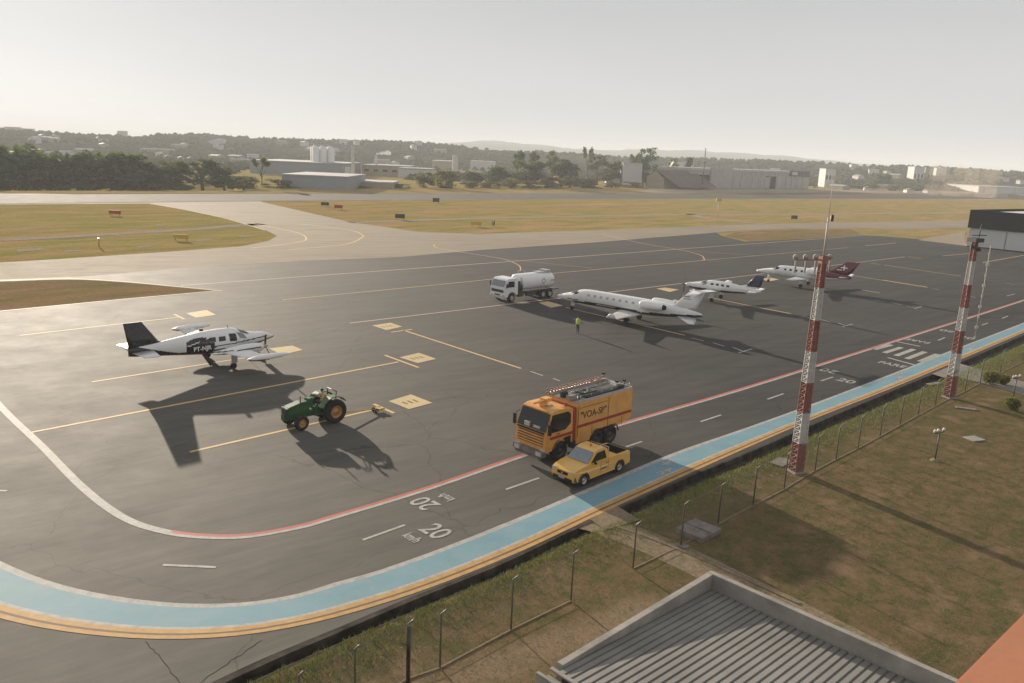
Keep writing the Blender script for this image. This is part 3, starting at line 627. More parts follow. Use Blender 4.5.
mb = MB(); mb.box((-.2, 0, .72), (.8, 1.3, .05)); mb.build('footplate', M['dsteel'], tr)
mb = MB(); mb.tube([(-1.35, -.5, .9), (-1.45, -.5, 1.95), (-1.45, .5, 1.95), (-1.35, .5, .9)], .04); mb.build('roll_bar', M['dsteel'], tr)
mb = MB(); mb.tube([(.95, .22, 1.55), (.95, .22, 2.0)], .035); mb.build('exhaust', M['dsteel'], tr)
for sy in (1, -1):
    HUB = mat('dusty orange yellow hub', (.42, .22, .06), .7, var=.3); wheel(tr, -1.15, sy * .78, .78, .42, HUB, rimr=.52); wheel(tr, 1.2, sy * .76, .47, .3, HUB, rimr=.54)
tb = empty('tow_bar', (g(340, 420).x, g(340, 420).y, 0), R(45), 'thin yellow aircraft tow bar lying behind the green tractor', 'tow bar')
mb = MB(); mb.tube([(-.2, 0, .5), (2.9, 0, .18)], .035); mb.build('bar', M['ylw'], tb)
mb = MB(); mb.box((3.0, 0, .18), (.3, .5, .1)); mb.box((3.15, .25, .2), (.3, .06, .1)); mb.box((3.15, -.25, .2), (.3, .06, .1)); mb.build('towing_head', M['ylw'], tb)
for sy in (1, -1): wheel(tb, 2.7, sy * .2, .14, .08, M['steel'], n=12)

# ------------------------------------------------------------------ people
def person(name, joints, edges, radii, loc, rz, label, zones, vest=None, hairat=None):
    me = bpy.data.meshes.new('b'); me.from_pydata(joints, edges, []); o = bpy.data.objects.new('b', me); C.objects.link(o)
    sk = o.modifiers.new('s', 'SKIN'); sk.use_smooth_shade = True; sk.branch_smoothing = .4
    for i, r in enumerate(radii): me.skin_vertices[0].data[i].radius = r if isinstance(r, tuple) else (r, r)
    me.skin_vertices[0].data[0].use_root = True
    ss = o.modifiers.new('u', 'SUBSURF'); ss.levels = 1; ss.render_levels = 1
    bpy.context.view_layer.update()
    m2 = bpy.data.meshes.new_from_object(o.evaluated_get(bpy.context.evaluated_depsgraph_get())); bpy.data.objects.remove(o)
    m2.materials.clear()
    for m in (M['skin'], zones[0], zones[1], M['black']): m2.materials.append(m)
    for p in m2.polygons: p.material_index = zones[2](p.center)
    b = bpy.data.objects.new(name, m2); C.objects.link(b); b.location = loc; b.rotation_euler = (0, 0, rz); tag(b, label, 'person')
    if vest:
        mb = MB(); vs = []; nn = 14
        for z, a_, b_, cx in vest:
            for k in range(nn): q = 2 * PI * k / nn; vs.append((cx + a_ * math.cos(q), b_ * math.sin(q), z))
        mb.add(vs, [(i * nn + k, i * nn + (k + 1) % nn, (i + 1) * nn + (k + 1) % nn, (i + 1) * nn + k) for i in range(len(vest) - 1) for k in range(nn)], 0, True)
        mb.build('vest', M['hivis'], b)
    mb = MB(); hx, hz = hairat
    mb.lathe([(-.02, .098), (.05, .1), (.09, .075), (.115, .03), (.118, 0)], (hx - .012, 0, hz), 'Z', 12, sz=1.0, sy=1.08); mb.build('hair', M['hair'], b)
    return b
def fingers(J, E, Rr, hand, d, side):
    for k, ln in enumerate((.06, .075, .08, .07)):
        off = Vector((-.03 + .02 * k, 0, 0)) if abs(d[2]) > .5 else Vector((0, side * (-.03 + .02 * k), 0))
        p = Vector(J[hand]) + off + Vector(d) * .05; J.append(tuple(p)); J.append(tuple(p + Vector(d) * ln + Vector((.01, 0, -.012)))); n0 = len(J)
        E += [(hand, n0 - 2), (n0 - 2, n0 - 1)]; Rr += [.011, .009]
    p = Vector(J[hand]) + Vector((.035, 0, 0)) + Vector(d) * .02; J.append(tuple(p)); E.append((hand, len(J) - 1)); Rr.append(.011)
J = [(0, 0, .96), (0, 0, 1.2), (0, 0, 1.42), (.01, 0, 1.52), (.02, 0, 1.62), (.02, 0, 1.72), (.105, 0, 1.64)]
E = [(0, 1), (1, 2), (2, 3), (3, 4), (4, 5), (4, 6)]; Rr = [(.15, .11), (.14, .1), (.15, .1), .055, .088, .08, .018]
for sy in (1, -1):
    b = len(J)
    J += [(0, sy * .19, 1.42), (-.02, sy * .25, 1.14), (.08, sy * .22, .93), (.12, sy * .2, .86)]; E += [(2, b), (b, b + 1), (b + 1, b + 2), (b + 2, b + 3)]; Rr += [.065, .045, .032, .035]
    fingers(J, E, Rr, b + 3, (.2, 0, -.95), sy)
    b = len(J)
    J += [(0, sy * .09, .88), (.02 * sy, sy * .11, .5), (-.02, sy * .12, .1), (.13, sy * .14, .045)]; E += [(0, b), (b, b + 1), (b + 1, b + 2), (b + 2, b + 3)]; Rr += [.095, .065, .045, .045]
P0 = g(577.5, 333.2)
person('person', J, E, Rr, (P0.x, P0.y, 0), R(-130), 'ground worker in yellow hi vis vest and dark trousers standing by the jet', (M['hivis'], M['cloth'], lambda c: 0 if c.z > 1.5 or (abs(c.y) > .17 and c.z < .95) else (3 if c.z < .1 else (2 if c.z < .98 else 1))),
       [(.92, .145, .19, 0), (1.1, .135, .18, 0), (1.35, .14, .205, 0), (1.47, .09, .14, .0), (1.49, .06, .07, .01)], (.02, 1.66))
# tractor driver, seated: seat top at 1.26
J = [(-.78, 0, 1.34), (-.8, 0, 1.56), (-.76, 0, 1.8), (-.73, 0, 1.9), (-.71, 0, 2.0), (-.7, 0, 2.1), (-.62, 0, 2.01)]
E = [(0, 1), (1, 2), (2, 3), (3, 4), (4, 5), (4, 6)]; Rr = [(.15, .12), (.14, .11), (.15, .1), .055, .088, .08, .018]
for sy in (1, -1):
    b = len(J)
    J += [(-.76, sy * .19, 1.8), (-.6, sy * .27, 1.56), (-.32, sy * .2, 1.78), (-.25, sy * .18, 1.83)]; E += [(2, b), (b, b + 1), (b + 1, b + 2), (b + 2, b + 3)]; Rr += [.065, .045, .032, .035]
    fingers(J, E, Rr, b + 3, (.8, 0, .1), sy)
    b = len(J)
    J += [(-.74, sy * .1, 1.33), (-.3, sy * .16, 1.32), (-.16, sy * .18, .88), (-.02, sy * .19, .8)]; E += [(0, b), (b, b + 1), (b + 1, b + 2), (b + 2, b + 3)]; Rr += [.095, .065, .045, .045]
person('person', J, E, Rr, (-12.35, 48.45, 0), R(225), 'tractor driver in tan shirt sitting with both hands on the steering wheel', (M['shirt'], M['cloth'], lambda c: 0 if c.z > 1.87 or (c.x > -.38 and c.z > 1.6) else (3 if c.z < .85 else (1 if c.z > 1.4 else 2))), None, (-.71, 2.04))

# ------------------------------------------------------------------ aircraft
class Fus:
    def __init__(s, st, e=2.25): s.st = sorted(st); s.e = e; s.X = [a[0] for a in s.st]
    def par(s, x):
        X = s.X; i = max(1, min(len(X) - 1, next((k for k in range(len(X)) if X[k] >= x), len(X) - 1)))
        a, b = s.st[i - 1], s.st[i]; h = max(1e-6, b[0] - a[0]); t = min(1, max(0, (x - a[0]) / h)); o = []
        for k in (1, 2, 3):
            pa = s.st[max(0, i - 2)]; pb = s.st[min(len(X) - 1, i + 1)]
            ma = (b[k] - pa[k]) / max(1e-6, b[0] - pa[0]) * h; mb_ = (pb[k] - a[k]) / max(1e-6, pb[0] - a[0]) * h
            if i - 2 < 0 and k > 1: ma = (b[k] - a[k]) * 1.8
            if i + 1 > len(X) - 1 and k > 1: mb_ = (b[k] - a[k]) * 2.2
            o.append((2 * t ** 3 - 3 * t * t + 1) * a[k] + (t ** 3 - 2 * t * t + t) * ma + (-2 * t ** 3 + 3 * t * t) * b[k] + (t ** 3 - t * t) * mb_)
        return o
    def p(s, x, th, off=0.):
        zc, hw, hh = s.par(x); hw = max(.004, hw) + off; hh = max(.004, hh) + off; c, q = math.cos(th), math.sin(th); e = 2 / s.e
        return Vector((x, hw * math.copysign(abs(c) ** e, c), zc + hh * math.copysign(abs(q) ** e, q)))
    def mesh(s, name, mats, parent, zone, nx=90, n=40):
        mb = MB(); x0, x1 = s.X[0], s.X[-1]
        xs = [x0 + (x1 - x0) * (.5 - .5 * math.cos(PI * i / nx)) * .5 + (x1 - x0) * i / nx * .5 for i in range(nx + 1)]
        vs = [s.p(x, 2 * PI * k / n) for x in xs for k in range(n)]; b = 0
        mb.v = [tuple(v) for v in vs]
        for i in range(nx):
            for k in range(n):
                k2 = (k + 1) % n; f = [i * n + k, i * n + k2, (i + 1) * n + k2, (i + 1) * n + k]
                c = (vs[f[0]] + vs[f[2]]) / 2; mb.f.append(f); mb.m.append(zone(c.x, c.y, c.z)); mb.sm.append(True)
        return mb.build(name, mats, parent)
    def patch(s, mb, x0, x1, t0, t1, off=.012, nx=4, nt_=4, sl=0.):
        vs = []
        for i in range(nx + 1):
            for k in range(nt_ + 1):
                t = t0 + (t1 - t0) * k / nt_; vs.append(s.p(x0 + (x1 - x0) * i / nx + sl * k / nt_, t, off))
        return mb.add(vs, [(i * (nt_ + 1) + k, i * (nt_ + 1) + k + 1, (i + 1) * (nt_ + 1) + k + 1, (i + 1) * (nt_ + 1) + k) for i in range(nx) for k in range(nt_)], 0, True)
AF = [(0, 0), (.03, .28), (.12, .44), (.3, .5), (.55, .38), (.8, .17), (1, .01)]
def foil(mb, secs, mi=0):
    """secs: (leading edge xyz, chord, thickness, direction of thickness)"""
    vs = []; n = 2 * len(AF) - 2
    for le, ch, th, nd in secs:
        le = Vector(le); nd = Vector(nd)
        for x, t in AF: vs.append(le + Vector((-x * ch, 0, 0)) + nd * t * th)
        for x, t in reversed(AF[1:-1]): vs.append(le + Vector((-x * ch, 0, 0)) - nd * t * th)
    mb.add(vs, [(i * n + k, i * n + (k + 1) % n, (i + 1) * n + (k + 1) % n, (i + 1) * n + k) for i in range(len(secs) - 1) for k in range(n)], mi, True)
    mb.add(vs[:n], [tuple(range(n))], mi); mb.add(vs[-n:], [tuple(reversed(range(n)))], mi)
    return mb
Zu = (0, 0, 1); Yu = (0, 1, 0)
def prop(parent, x, y, z, rad, blades, a0, m=None):
    mb = MB(); mb.lathe([(-.12, .17), (.0, .17), (.12, .14), (.26, .06), (.32, .0)], (x, y, z), 'X', 16); s_ = mb.build('spinner', m or M['white'], parent)
    for k in range(blades):
        a = a0 + 2 * PI * k / blades; u = Vector((0, math.cos(a), math.sin(a))); v = Vector((.05, -math.sin(a), math.cos(a))).normalized(); c = Vector((x + .04, y, z)); mb = MB()
        q = [(.1, .05), (.4 * rad, .09), (.75 * rad, .08), (rad, .035)]; vs = []
        for r_, w_ in q: vs += [c + u * r_ - v * w_ - Vector((.02, 0, 0)), c + u * r_ + v * w_ + Vector((.02, 0, 0)), c + u * r_ + v * w_ + Vector((.045, 0, 0)), c + u * r_ - v * w_ + Vector((.005, 0, 0))]
        mb.add(vs, [(i * 4 + j, i * 4 + (j + 1) % 4, i * 4 + 4 + (j + 1) % 4, i * 4 + 4 + j) for i in range(3) for j in range(4)] + [(0, 1, 2, 3), (15, 14, 13, 12)])
        mb.build('propeller_blade', M['black'], parent)
def gear(parent, x, y, ztop, r=.28, w=.18, twin=False, door=True, m=None):
    mb = MB(); mb.tube([(x, y, ztop), (x, y, r)], [.07, .05]); mb.tube([(x + .25, y, ztop), (x, y, r + .3)], .03)
    if door: mb.box((x + .02, y + .14 * (1 if y > 0 else -1), (ztop + r) / 2 + .1), (.5, .02, (ztop - r) * .7))
    o = mb.build('landing_gear', m or M['white'], parent)
    for d in ((-w * .7, w * .7) if twin else (0.0,)):
        k = MB(); hw = w / 2 if not twin else w * .45
        k.lathe([(-hw, .01), (-hw, r * .5), (-hw, r * .85), (-hw * .6, r), (hw * .6, r), (hw, r * .85), (hw, r * .5), (hw, .01)], (x, y + d, r), 'Y', 18); t = k.build('tyre', M['rubber'], o)
    return o

# ---- twin piston aeroplane with wing-tip tanks
hd1 = R(46.5); a1 = empty('twin_engine_airplane', (-22.7, 62.0, 0), hd1, 'white twin propeller airplane with black tail, black belly and wing tip tanks', 'airplane')
f1 = Fus([(4.35, 1.62, .02, .02), (4.1, 1.64, .17, .17), (3.5, 1.69, .36, .35), (2.6, 1.66, .54, .50), (1.75, 1.70, .64, .64), (.9, 1.82, .72, .86), (0, 1.86, .74, .92), (-1.3, 1.84, .74, .92), (-2.5, 1.84, .66, .82), (-3.9, 1.84, .46, .66), (-5.6, 1.84, .24, .46), (-7.3, 1.84, .04, .26)])
def z1(x, y, z):
    if z < 1.30 + .02 * max(0, 1.2 - x) + (.12 * max(0, x - 1.5)): return 1
    if x < -3.2 and z < 1.30 + .22 * (-3.2 - x) ** 1.15: return 1
    d = z - (1.62 + .05 * (x - 0)); 
    if -1.8 < x < 3.6 and abs(d) < .045: return 1
    if -3.25 < x < -1.12 and 1.3 < z < 2.42 - .25 * abs(x + 2.2) ** 2 and abs(y) > .3 and abs(z - 2.12 - .28 * (x + 2.2)) > .035: return 1
    return 0
fo = f1.mesh('fuselage', [M['white'], M['black']], a1, z1, 200, 72)
for sy in (1, -1):
    for x0, x1, a, b, sl in ((-.75, -.2, .08, .45, 0), (.15, .75, -.02, .62, -.05), (-1.5, -1.0, .1, .5, 0), (-2.25, -1.75, .12, .5, 0)):
        mb = MB(); f1.patch(mb, x0, x1, a if sy > 0 else PI - a, b if sy > 0 else PI - b, .014, sl=sl); mb.build('cabin_window', M['glass'], fo, fix=False)
    mb = MB(); f1.patch(mb, 1.0, 1.62, .18 if sy > 0 else PI - .18, .75 if sy > 0 else PI - .75, .014, sl=-.22); mb.build('cockpit_window', M['screen'], fo, fix=False)
    text('PT-NJR', .46, 'registration', M['white'], fo, Matrix.Translation((-2.1, sy * .765, 1.58)) @ Matrix.Rotation(PI if sy > 0 else 0, 4, 'Z') @ Matrix.Rotation(PI / 2 - .06, 4, 'X'), .012, .012)
mb = MB(); f1.patch(mb, 1.15, 1.9, .85, PI / 2 - .04, .014, 6, 6, -.1); f1.patch(mb, 1.15, 1.9, PI - .85, PI / 2 + .04, .014, 6, 6, -.1); mb.build('windscreen', M['glass'], fo, fix=False)
mb = MB(); foil(mb, [((1.0, 0, 1.12), 2.3, .28, Zu), ((.95, -2.0, 1.28), 2.05, .25, Zu), ((.4, -6.1, 1.68), 1.3, .16, Zu)]); foil(mb, [((1.0, 0, 1.12), 2.3, .28, Zu), ((.95, 2.0, 1.28), 2.05, .25, Zu), ((.4, 6.1, 1.68), 1.3, .16, Zu)]); mb.build('wing', M['white'], a1)
for sy in (1, -1):
    mb = MB(); mb.lathe([(2.3, .02), (2.1, .10), (1.5, .19), (.3, .23), (-.5, .18), (-1.05, .05), (-1.1, .01)], (-.3, sy * 6.3, 1.72), 'X', 16)
    t = mb.build('tip_tank', M['white'], a1)
    mb = MB(); mb.lathe([(.6, .23), (.2, .237), (-.5, .187), (-1.0, .07)], (-.3, sy * 6.3, 1.705), 'X', 16, sz=.98, sy=.9); mb.build('tank_stripe', M['black'], t)
    n_ = Fus([(2.25, 1.42, .17, .17), (2.0, 1.42, .34, .29), (1.3, 1.42, .42, .36), (.2, 1.42, .42, .34), (-1.0, 1.4, .26, .2), (-2.0, 1.36, .04, .03)])
    nm = n_.mesh('engine_nacelle', [M['white'], M['black']], a1, lambda x, y, z: 1 if (1.46 < z < 1.53 and x < 1.9) or (x < .9 and 1.26 < z < 1.32) else 0, 40, 24)
    for v in nm.data.vertices: v.co.y += sy * 2.05
    prop(a1, 2.36, sy * 2.05, 1.42, .95, 3, PI / 2 + (.15 if sy < 0 else .8), M['steel'])
    gear(a1, -.35, sy * 2.15, 1.2, .25, .2, m=M['grey'])
gear(a1, 2.9, 0, 1.4, .22, .15)
mb = MB(); foil(mb, [((-3.6, 0, 1.95), 3.7, .05, Yu), ((-5.1, 0, 2.45), 2.2, .12, Yu), ((-6.25, 0, 4.05), 1.3, .09, Yu)]); mb.build('tail_fin', M['black'], a1)
for sy in (1, -1):
    mb = MB(); foil(mb, [((-5.5, sy * .05, 1.82), 1.6, .12, Zu), ((-6.05, sy * 2.6, 1.95), 1.1, .08, Zu)]); mb.build('tailplane', M['white'], a1)
mb = MB(); mb.tube([(.4, 0, 2.75), (.3, 0, 3.05)], .025); mb.box((-1.8, 0, 2.85), (.3, .03, .18)); mb.build('antenna', M['black'], a1)
mb = MB(); mb.tube([(-1.85, .1, 1.3), (-1.25, -.4, .1)], .17, 4); mb.build('airstair_door', M['brownroof'], a1)

# ---- business jet with T tail and winglets
hd2 = R(140.5); a2 = empty('business_jet', (12.95, 86.1, 0), hd2, 'long white business jet with black belly, winglets and high T tail', 'airplane')
f2 = Fus([(10.3, 1.32, .02, .02), (9.95, 1.34, .2, .17), (9.1, 1.40, .45, .38), (8.0, 1.50, .65, .58), (7.1, 1.66, .76, .76), (6.0, 1.74, .8, .85), (4, 1.76, .8, .85), (-1.5, 1.76, .8, .85), (-3.2, 1.78, .72, .78), (-5.3, 1.80, .46, .56), (-7.2, 1.82, .2, .32), (-8.1, 1.84, .05, .14)])
def z2(x, y, z):
    if z < 1.22 + .0 * x and x < 7.6: return 1
    if x <= -1.5 and z < 1.26 + (-1.5 - x) * .09: return 1
    if -.8 < x < 8.4 and 1.30 < z < 1.38: return 1
    return 0
fo = f2.mesh('fuselage', [M['white'], M['black']], a2, z2, 120, 44)
for sy in (1, -1):
    for k in range(8):
        x = 5.4 - k * .82; mb = MB(); f2.patch(mb, x - .17, x + .17, .2 if sy > 0 else PI - .2, .52 if sy > 0 else PI - .52, .012); mb.build('cabin_window', M['grey'], fo, fix=False)
    mb = MB(); f2.patch(mb, 7.0, 7.6, .42 if sy > 0 else PI - .42, .8 if sy > 0 else PI - .8, .012, sl=-.2); mb.build('cockpit_window', M['glass'], fo, fix=False)
    mb = MB(); f2.patch(mb, 5.7, 5.72, -.6 if sy > 0 else PI + .6, .95 if sy > 0 else PI - .95, .008, 1, 10); f2.patch(mb, 6.5, 6.52, -.6 if sy > 0 else PI + .6, .95 if sy > 0 else PI - .95, .008, 1, 10); mb.build('door_seam', M['grey'], fo, fix=False)
mb = MB(); f2.patch(mb, 7.2, 8.05, .75, PI / 2 - .04, .012, 6, 6, -.12); f2.patch(mb, 7.2, 8.05, PI - .75, PI / 2 + .04, .012, 6, 6, -.12); mb.build('windscreen', M['glass'], fo, fix=False)
for sy in (1, -1):
    mb = MB(); foil(mb, [((1.9, 0, .98), 3.3, .3, Zu), ((1.3, sy * .8, 1.0), 2.9, .28, Zu), ((-.6, sy * 6.2, 1.25), 1.3, .12, Zu), ((-.72, sy * 6.4, 1.33), 1.2, .09, (0, -sy * .5, .87)), ((-1.25, sy * 6.6, 1.8), .5, .05, (0, -sy, .2))]); mb.build('wing', M['white'], a2)
    n_ = Fus([(-1.6, 2.2, .36, .36), (-1.75, 2.2, .43, .44), (-2.6, 2.2, .48, .48), (-3.7, 2.22, .42, .42), (-4.3, 2.24, .3, .3)], 2.)
    nm = n_.mesh('engine_nacelle', [M['white'], M['black']], a2, lambda x, y, z: 0, 30, 28)
    for v in nm.data.vertices: v.co.y += sy * 1.28
    mb = MB(); mb.lathe([(-1.63, .35), (-1.66, .1), (-1.58, 0)], (0, sy * 1.28, 2.2), 'X', 20); mb.build('intake', M['dark'], nm)
    mb = MB(); mb.lathe([(-4.2, .29), (-4.55, .22), (-4.5, .0)], (0, sy * 1.28, 2.24), 'X', 20); mb.build('exhaust', M['dark'], nm)
    mb = MB(); mb.box((-2.8, sy * .85, 2.18), (1.7, .5, .16)); mb.build('engine_pylon', M['white'], a2)
    mb = MB(); foil(mb, [((-5.1, sy * .2, 1.5), 2.5, .05, (0, 0, 1)), ((-7.1, sy * 1.1, 1.0), .8, .04, (0, 0, 1))]); mb.build('ventral_fin', M['white'], a2)
    gear(a2, 0, sy * 1.3, 1.0, .27, .17, True)
    mb = MB(); foil(mb, [((-6.75, sy * .02, 4.18), 1.3, .12, Zu), ((-7.55, sy * 2.3, 4.12), .75, .07, Zu)]); mb.build('tailplane', M['white'], a2)
mb = MB(); foil(mb, [((-3.4, 0, 2.3), 3.9, .04, Yu), ((-4.8, 0, 2.5), 2.8, .2, Yu), ((-6.6, 0, 4.2), 1.55, .13, Yu)]); mb.lathe([(-6.4, 0.02), (-6.6, .1), (-7.4, .12), (-8.1, .02)], (0, 0, 4.2), 'X', 12); fn = mb.build('tail_fin', M['white'], a2)
for sy in (1, -1):
    text('PR-BJT', .001, 'unused', M['grey'], None, Matrix(), 0) if 0 else None
    mb = MB(); mb.box((-6.15, sy * .085, 3.55), (.9, .012, .16)); mb.box((-6.3, sy * .085, 3.3), (.9, .012, .1)); mb.build('fin_marking', M['grey'], fn)
gear(a2, 8.1, 0, 1.1, .2, .12, True)
mb = MB(); mb.box((4.6, -.95, .9), (.8, .3, 1.0), mat=Matrix.Rotation(.3, 3, 'X')); mb.build('belly_hatch', M['grey'], a2) if 0 else None

# ---- single turboprop with navy fin
hd3 = R(148); a3 = empty('turboprop_airplane', (25.55, 101.9, 0), hd3, 'small white single propeller airplane with navy blue tail fin and blue belly stripe', 'airplane')
f3 = Fus([(4.3, 1.75, .14, .14), (4.1, 1.74, .3, .3), (3.2, 1.75, .48, .44), (2.2, 1.80, .6, .56), (1.2, 1.95, .66, .72), (0, 2.0, .68, .76), (-1.5, 1.96, .66, .76), (-3.2, 1.92, .42, .58), (-5, 1.92, .2, .36), (-6.1, 1.94, .05, .14)])
fo = f3.mesh('fuselage', [M['white'], M['navy']], a3, lambda x, y, z: 1 if (z < 1.52 + .06 * max(0, -x) + .03 * x and -4.2 < x < 3.7) else 0)
prop(a3, 4.42, 0, 1.75, 1.15, 4, .2, M['steel'])
for sy in (1, -1):
    for k in range(4):
        x = .35 - k * .72; mb = MB(); f3.patch(mb, x - .2, x + .2, .2 if sy > 0 else PI - .2, .58 if sy > 0 else PI - .58, .012); mb.build('cabin_window', M['glass'], fo, fix=False)
    mb = MB(); f3.patch(mb, 1.2, 1.75, .25 if sy > 0 else PI - .25, .75 if sy > 0 else PI - .75, .012, sl=-.2); mb.build('cockpit_window', M['screen'], fo, fix=False)
    mb = MB(); foil(mb, [((1.1, 0, 1.35), 2.0, .26, Zu), ((.75, sy * 6.1, 1.85), 1.1, .12, Zu), ((.55, sy * 6.35, 2.05), .8, .07, Zu)]); mb.build('wing', M['white'], a3)
    mb = MB(); foil(mb, [((-4.6, sy * .1, 1.95), 1.4, .12, Zu), ((-5.1, sy * 2.5, 2.05), .9, .08, Zu)]); mb.build('tailplane', M['white'], a3)
    gear(a3, -.2, sy * 1.9, 1.45, .3, .2)
mb = MB(); f3.patch(mb, 1.3, 2.0, .8, PI / 2 - .04, .012, 6, 6, -.1); f3.patch(mb, 1.3, 2.0, PI - .8, PI / 2 + .04, .012, 6, 6, -.1); mb.build('windscreen', M['glass'], fo, fix=False)
gear(a3, 3.0, 0, 1.4, .22, .15)
mb = MB(); foil(mb, [((-2.6, 0, 2.3), 3.2, .04, Yu), ((-4.0, 0, 2.65), 2.0, .12, Yu)]); mb.build('dorsal_fin', M['white'], a3)
mb = MB(); foil(mb, [((-4.0, 0, 2.5), 2.0, .14, Yu), ((-5.25, 0, 4.15), 1.15, .09, Yu)]); mb.build('tail_fin', M['navy'], a3)

a3.scale = (.93, .93, .90)
# ---- straight wing jet with maroon tail
hd4 = R(145); a4 = empty('light_jet', (42.0, 117.5, 0), hd4, 'white straight wing light jet with maroon rear fuselage and tail fin', 'airplane')
f4 = Fus([(6.9, 1.5, .03, .03), (6.5, 1.52, .25, .22), (5.6, 1.58, .5, .4), (4.6, 1.66, .66, .52), (3.8, 1.82, .75, .72), (3, 1.9, .78, .8), (-1, 1.9, .78, .8), (-3, 1.92, .62, .68), (-5, 1.95, .36, .46), (-6.6, 2.0, .08, .16)])
def z4(x, y, z):
    if x < -2.6 - .5 * math.sin(z * 4) and z > 1.75: return 1
    if x < 4.6 and 1.38 < z < 1.45: return 2
    return 0
fo = f4.mesh('fuselage', [M['white'], M['maroon'], M['grey']], a4, z4)
for sy in (1, -1):
    for k in range(5):
        x = 2.5 - k * .8; mb = MB(); f4.patch(mb, x - .17, x + .17, .2 if sy > 0 else PI - .2, .55 if sy > 0 else PI - .55, .012); mb.build('cabin_window', M['glass'], fo, fix=False)
    mb = MB(); f4.patch(mb, 3.5, 4.1, .35 if sy > 0 else PI - .35, .8 if sy > 0 else PI - .8, .012, sl=-.2); mb.build('cockpit_window', M['glass'], fo, fix=False)
    mb = MB(); foil(mb, [((1.2, 0, 1.2), 2.3, .3, Zu), ((.9, sy * 1.2, 1.25), 2.1, .26, Zu), ((.35, sy * 7.2, 1.65), 1.0, .11, Zu)]); mb.build('wing', M['white'], a4)
    n_ = Fus([(-.7, 2.32, .36, .36), (-.85, 2.32, .42, .42), (-1.8, 2.32, .44, .44), (-2.9, 2.34, .28, .28)], 2.)
    nm = n_.mesh('engine_nacelle', [M['white'], M['black']], a4, lambda x, y, z: 0, 26, 24)
    for v in nm.data.vertices: v.co.y += sy * 1.18
    mb = MB(); mb.lathe([(-.74, .34), (-.8, .1), (-.72, 0)], (0, sy * 1.18, 2.32), 'X', 18); mb.build('intake', M['dark'], nm)
    mb = MB(); mb.lathe([(-2.8, .27), (-3.1, .2), (-3.05, 0)], (0, sy * 1.18, 2.34), 'X', 18); mb.build('exhaust', M['dark'], nm)
    mb = MB(); foil(mb, [((-5.0, sy * .1, 1.95), 1.5, .12, Zu), ((-5.5, sy * 2.7, 2.2), .85, .08, Zu)]); mb.build('tailplane', M['white'], a4)
    gear(a4, -.3, sy * 1.9, 1.3, .28, .18)
mb = MB(); f4.patch(mb, 3.7, 4.5, .8, PI / 2 - .04, .012, 6, 6, -.1); f4.patch(mb, 3.7, 4.5, PI - .8, PI / 2 + .04, .012, 6, 6, -.1); mb.build('windscreen', M['glass'], fo, fix=False)
gear(a4, 5.0, 0, 1.3, .2, .14)
mb = MB(); foil(mb, [((-1.6, 0, 2.3), 4.6, .04, Yu), ((-3.6, 0, 2.65), 3.0, .16, Yu), ((-5.8, 0, 4.2), 1.7, .1, Yu)]); fn = mb.build('tail_fin', M['maroon'], a4)
for sy in (1, -1):
    mb = MB(); mb.box((-5.5, sy * .085, 3.3), (.9, .012, .16)); mb.box((-5.5, sy * .086, 3.3), (.2, .013, .7)); mb.box((-4.9, sy * .09, 2.95), (.7, .012, .12)); mb.build('fin_marking', M['white'], fn)

# ------------------------------------------------------------------ fuel truck
fu = empty('fuel_tanker', (1.2, 97.3, 0), R(224), 'white fuel tanker truck with round nosed tank parked in front of the jet', 'fuel truck')
mb = MB(); cab = [(2.05, .8), (2.05, 2.55), (2.3, 2.68), (3.5, 2.66), (3.75, 2.5), (4.05, 1.75), (4.08, .6), (3.55, .6)] + [(2.95 + .6 * math.cos(t), .55 + .6 * math.sin(t)) for t in [PI * .2, PI * .4, PI * .6, PI * .8]] + [(2.35, .7)]
mb.prism(cab, -1.18, 1.18, fn=lambda v: (v.x, v.y * (1 - .05 * max(0, v.z - 1.7)), v.z)); cb = mb.build('cab', M['white'], fu, .06)
mb = MB(); mb.add([(4.07, -1.05, 1.78), (4.07, 1.05, 1.78), (3.80, .98, 2.45), (3.80, -.98, 2.45)], [(0, 1, 2, 3)]); mb.build('windscreen', M['screen'], cb, fix=False)
for sy in (1, -1):
    mb = MB(); q = [(3.7, 1.72), (3.5, 2.35), (2.65, 2.35), (2.65, 1.72)]; mb.add([(x, sy * (1.195 * (1 - .05 * max(0, z - 1.7))), z) for x, z in q], [(0, 1, 2, 3)]); mb.build('side_window', M['glass'], cb, fix=False)
    mb = MB(); mb.box((3.9, sy * 1.32, 1.95), (.1, .16, .5)); mb.build('mirror', M['black'], cb, .02)
    mb = MB(); mb.box((4.1, sy * .92, .78), (.06, .3, .2)); mb.build('headlight', M['lamp'], cb)
mb = MB(); mb.box((4.09, 0, 1.28), (.04, 1.9, .3)); mb.build('grille', M['dsteel'], fu)
mb = MB(); mb.box((4.12, 0, .62), (.26, 2.36, .3)); mb.build('front_bumper', M['lamp'], fu, .03)
mb = MB(); mb.box((0, 0, .78), (8.2, .85, .26)); mb.box((1.55, .3, 1.3), (.6, 1.5, .9)); mb.box((1.5, .85, .75), (.8, .5, .5)); mb.box((-4.2, 0, .9), (.9, 2.0, .12)); mb.build('chassis', M['dsteel'], fu, .02)
tk = Fus([(1.2, 2.0, .9, .72), (1.05, 2.0, 1.1, .86), (.7, 2.0, 1.15, .9), (-3.3, 2.0, 1.15, .9), (-3.7, 2.0, 1.1, .86), (-3.85, 2.0, .85, .7)], 2.6)
tm = tk.mesh('tank', [M['white']], fu, lambda x, y, z: 0, 50, 32)
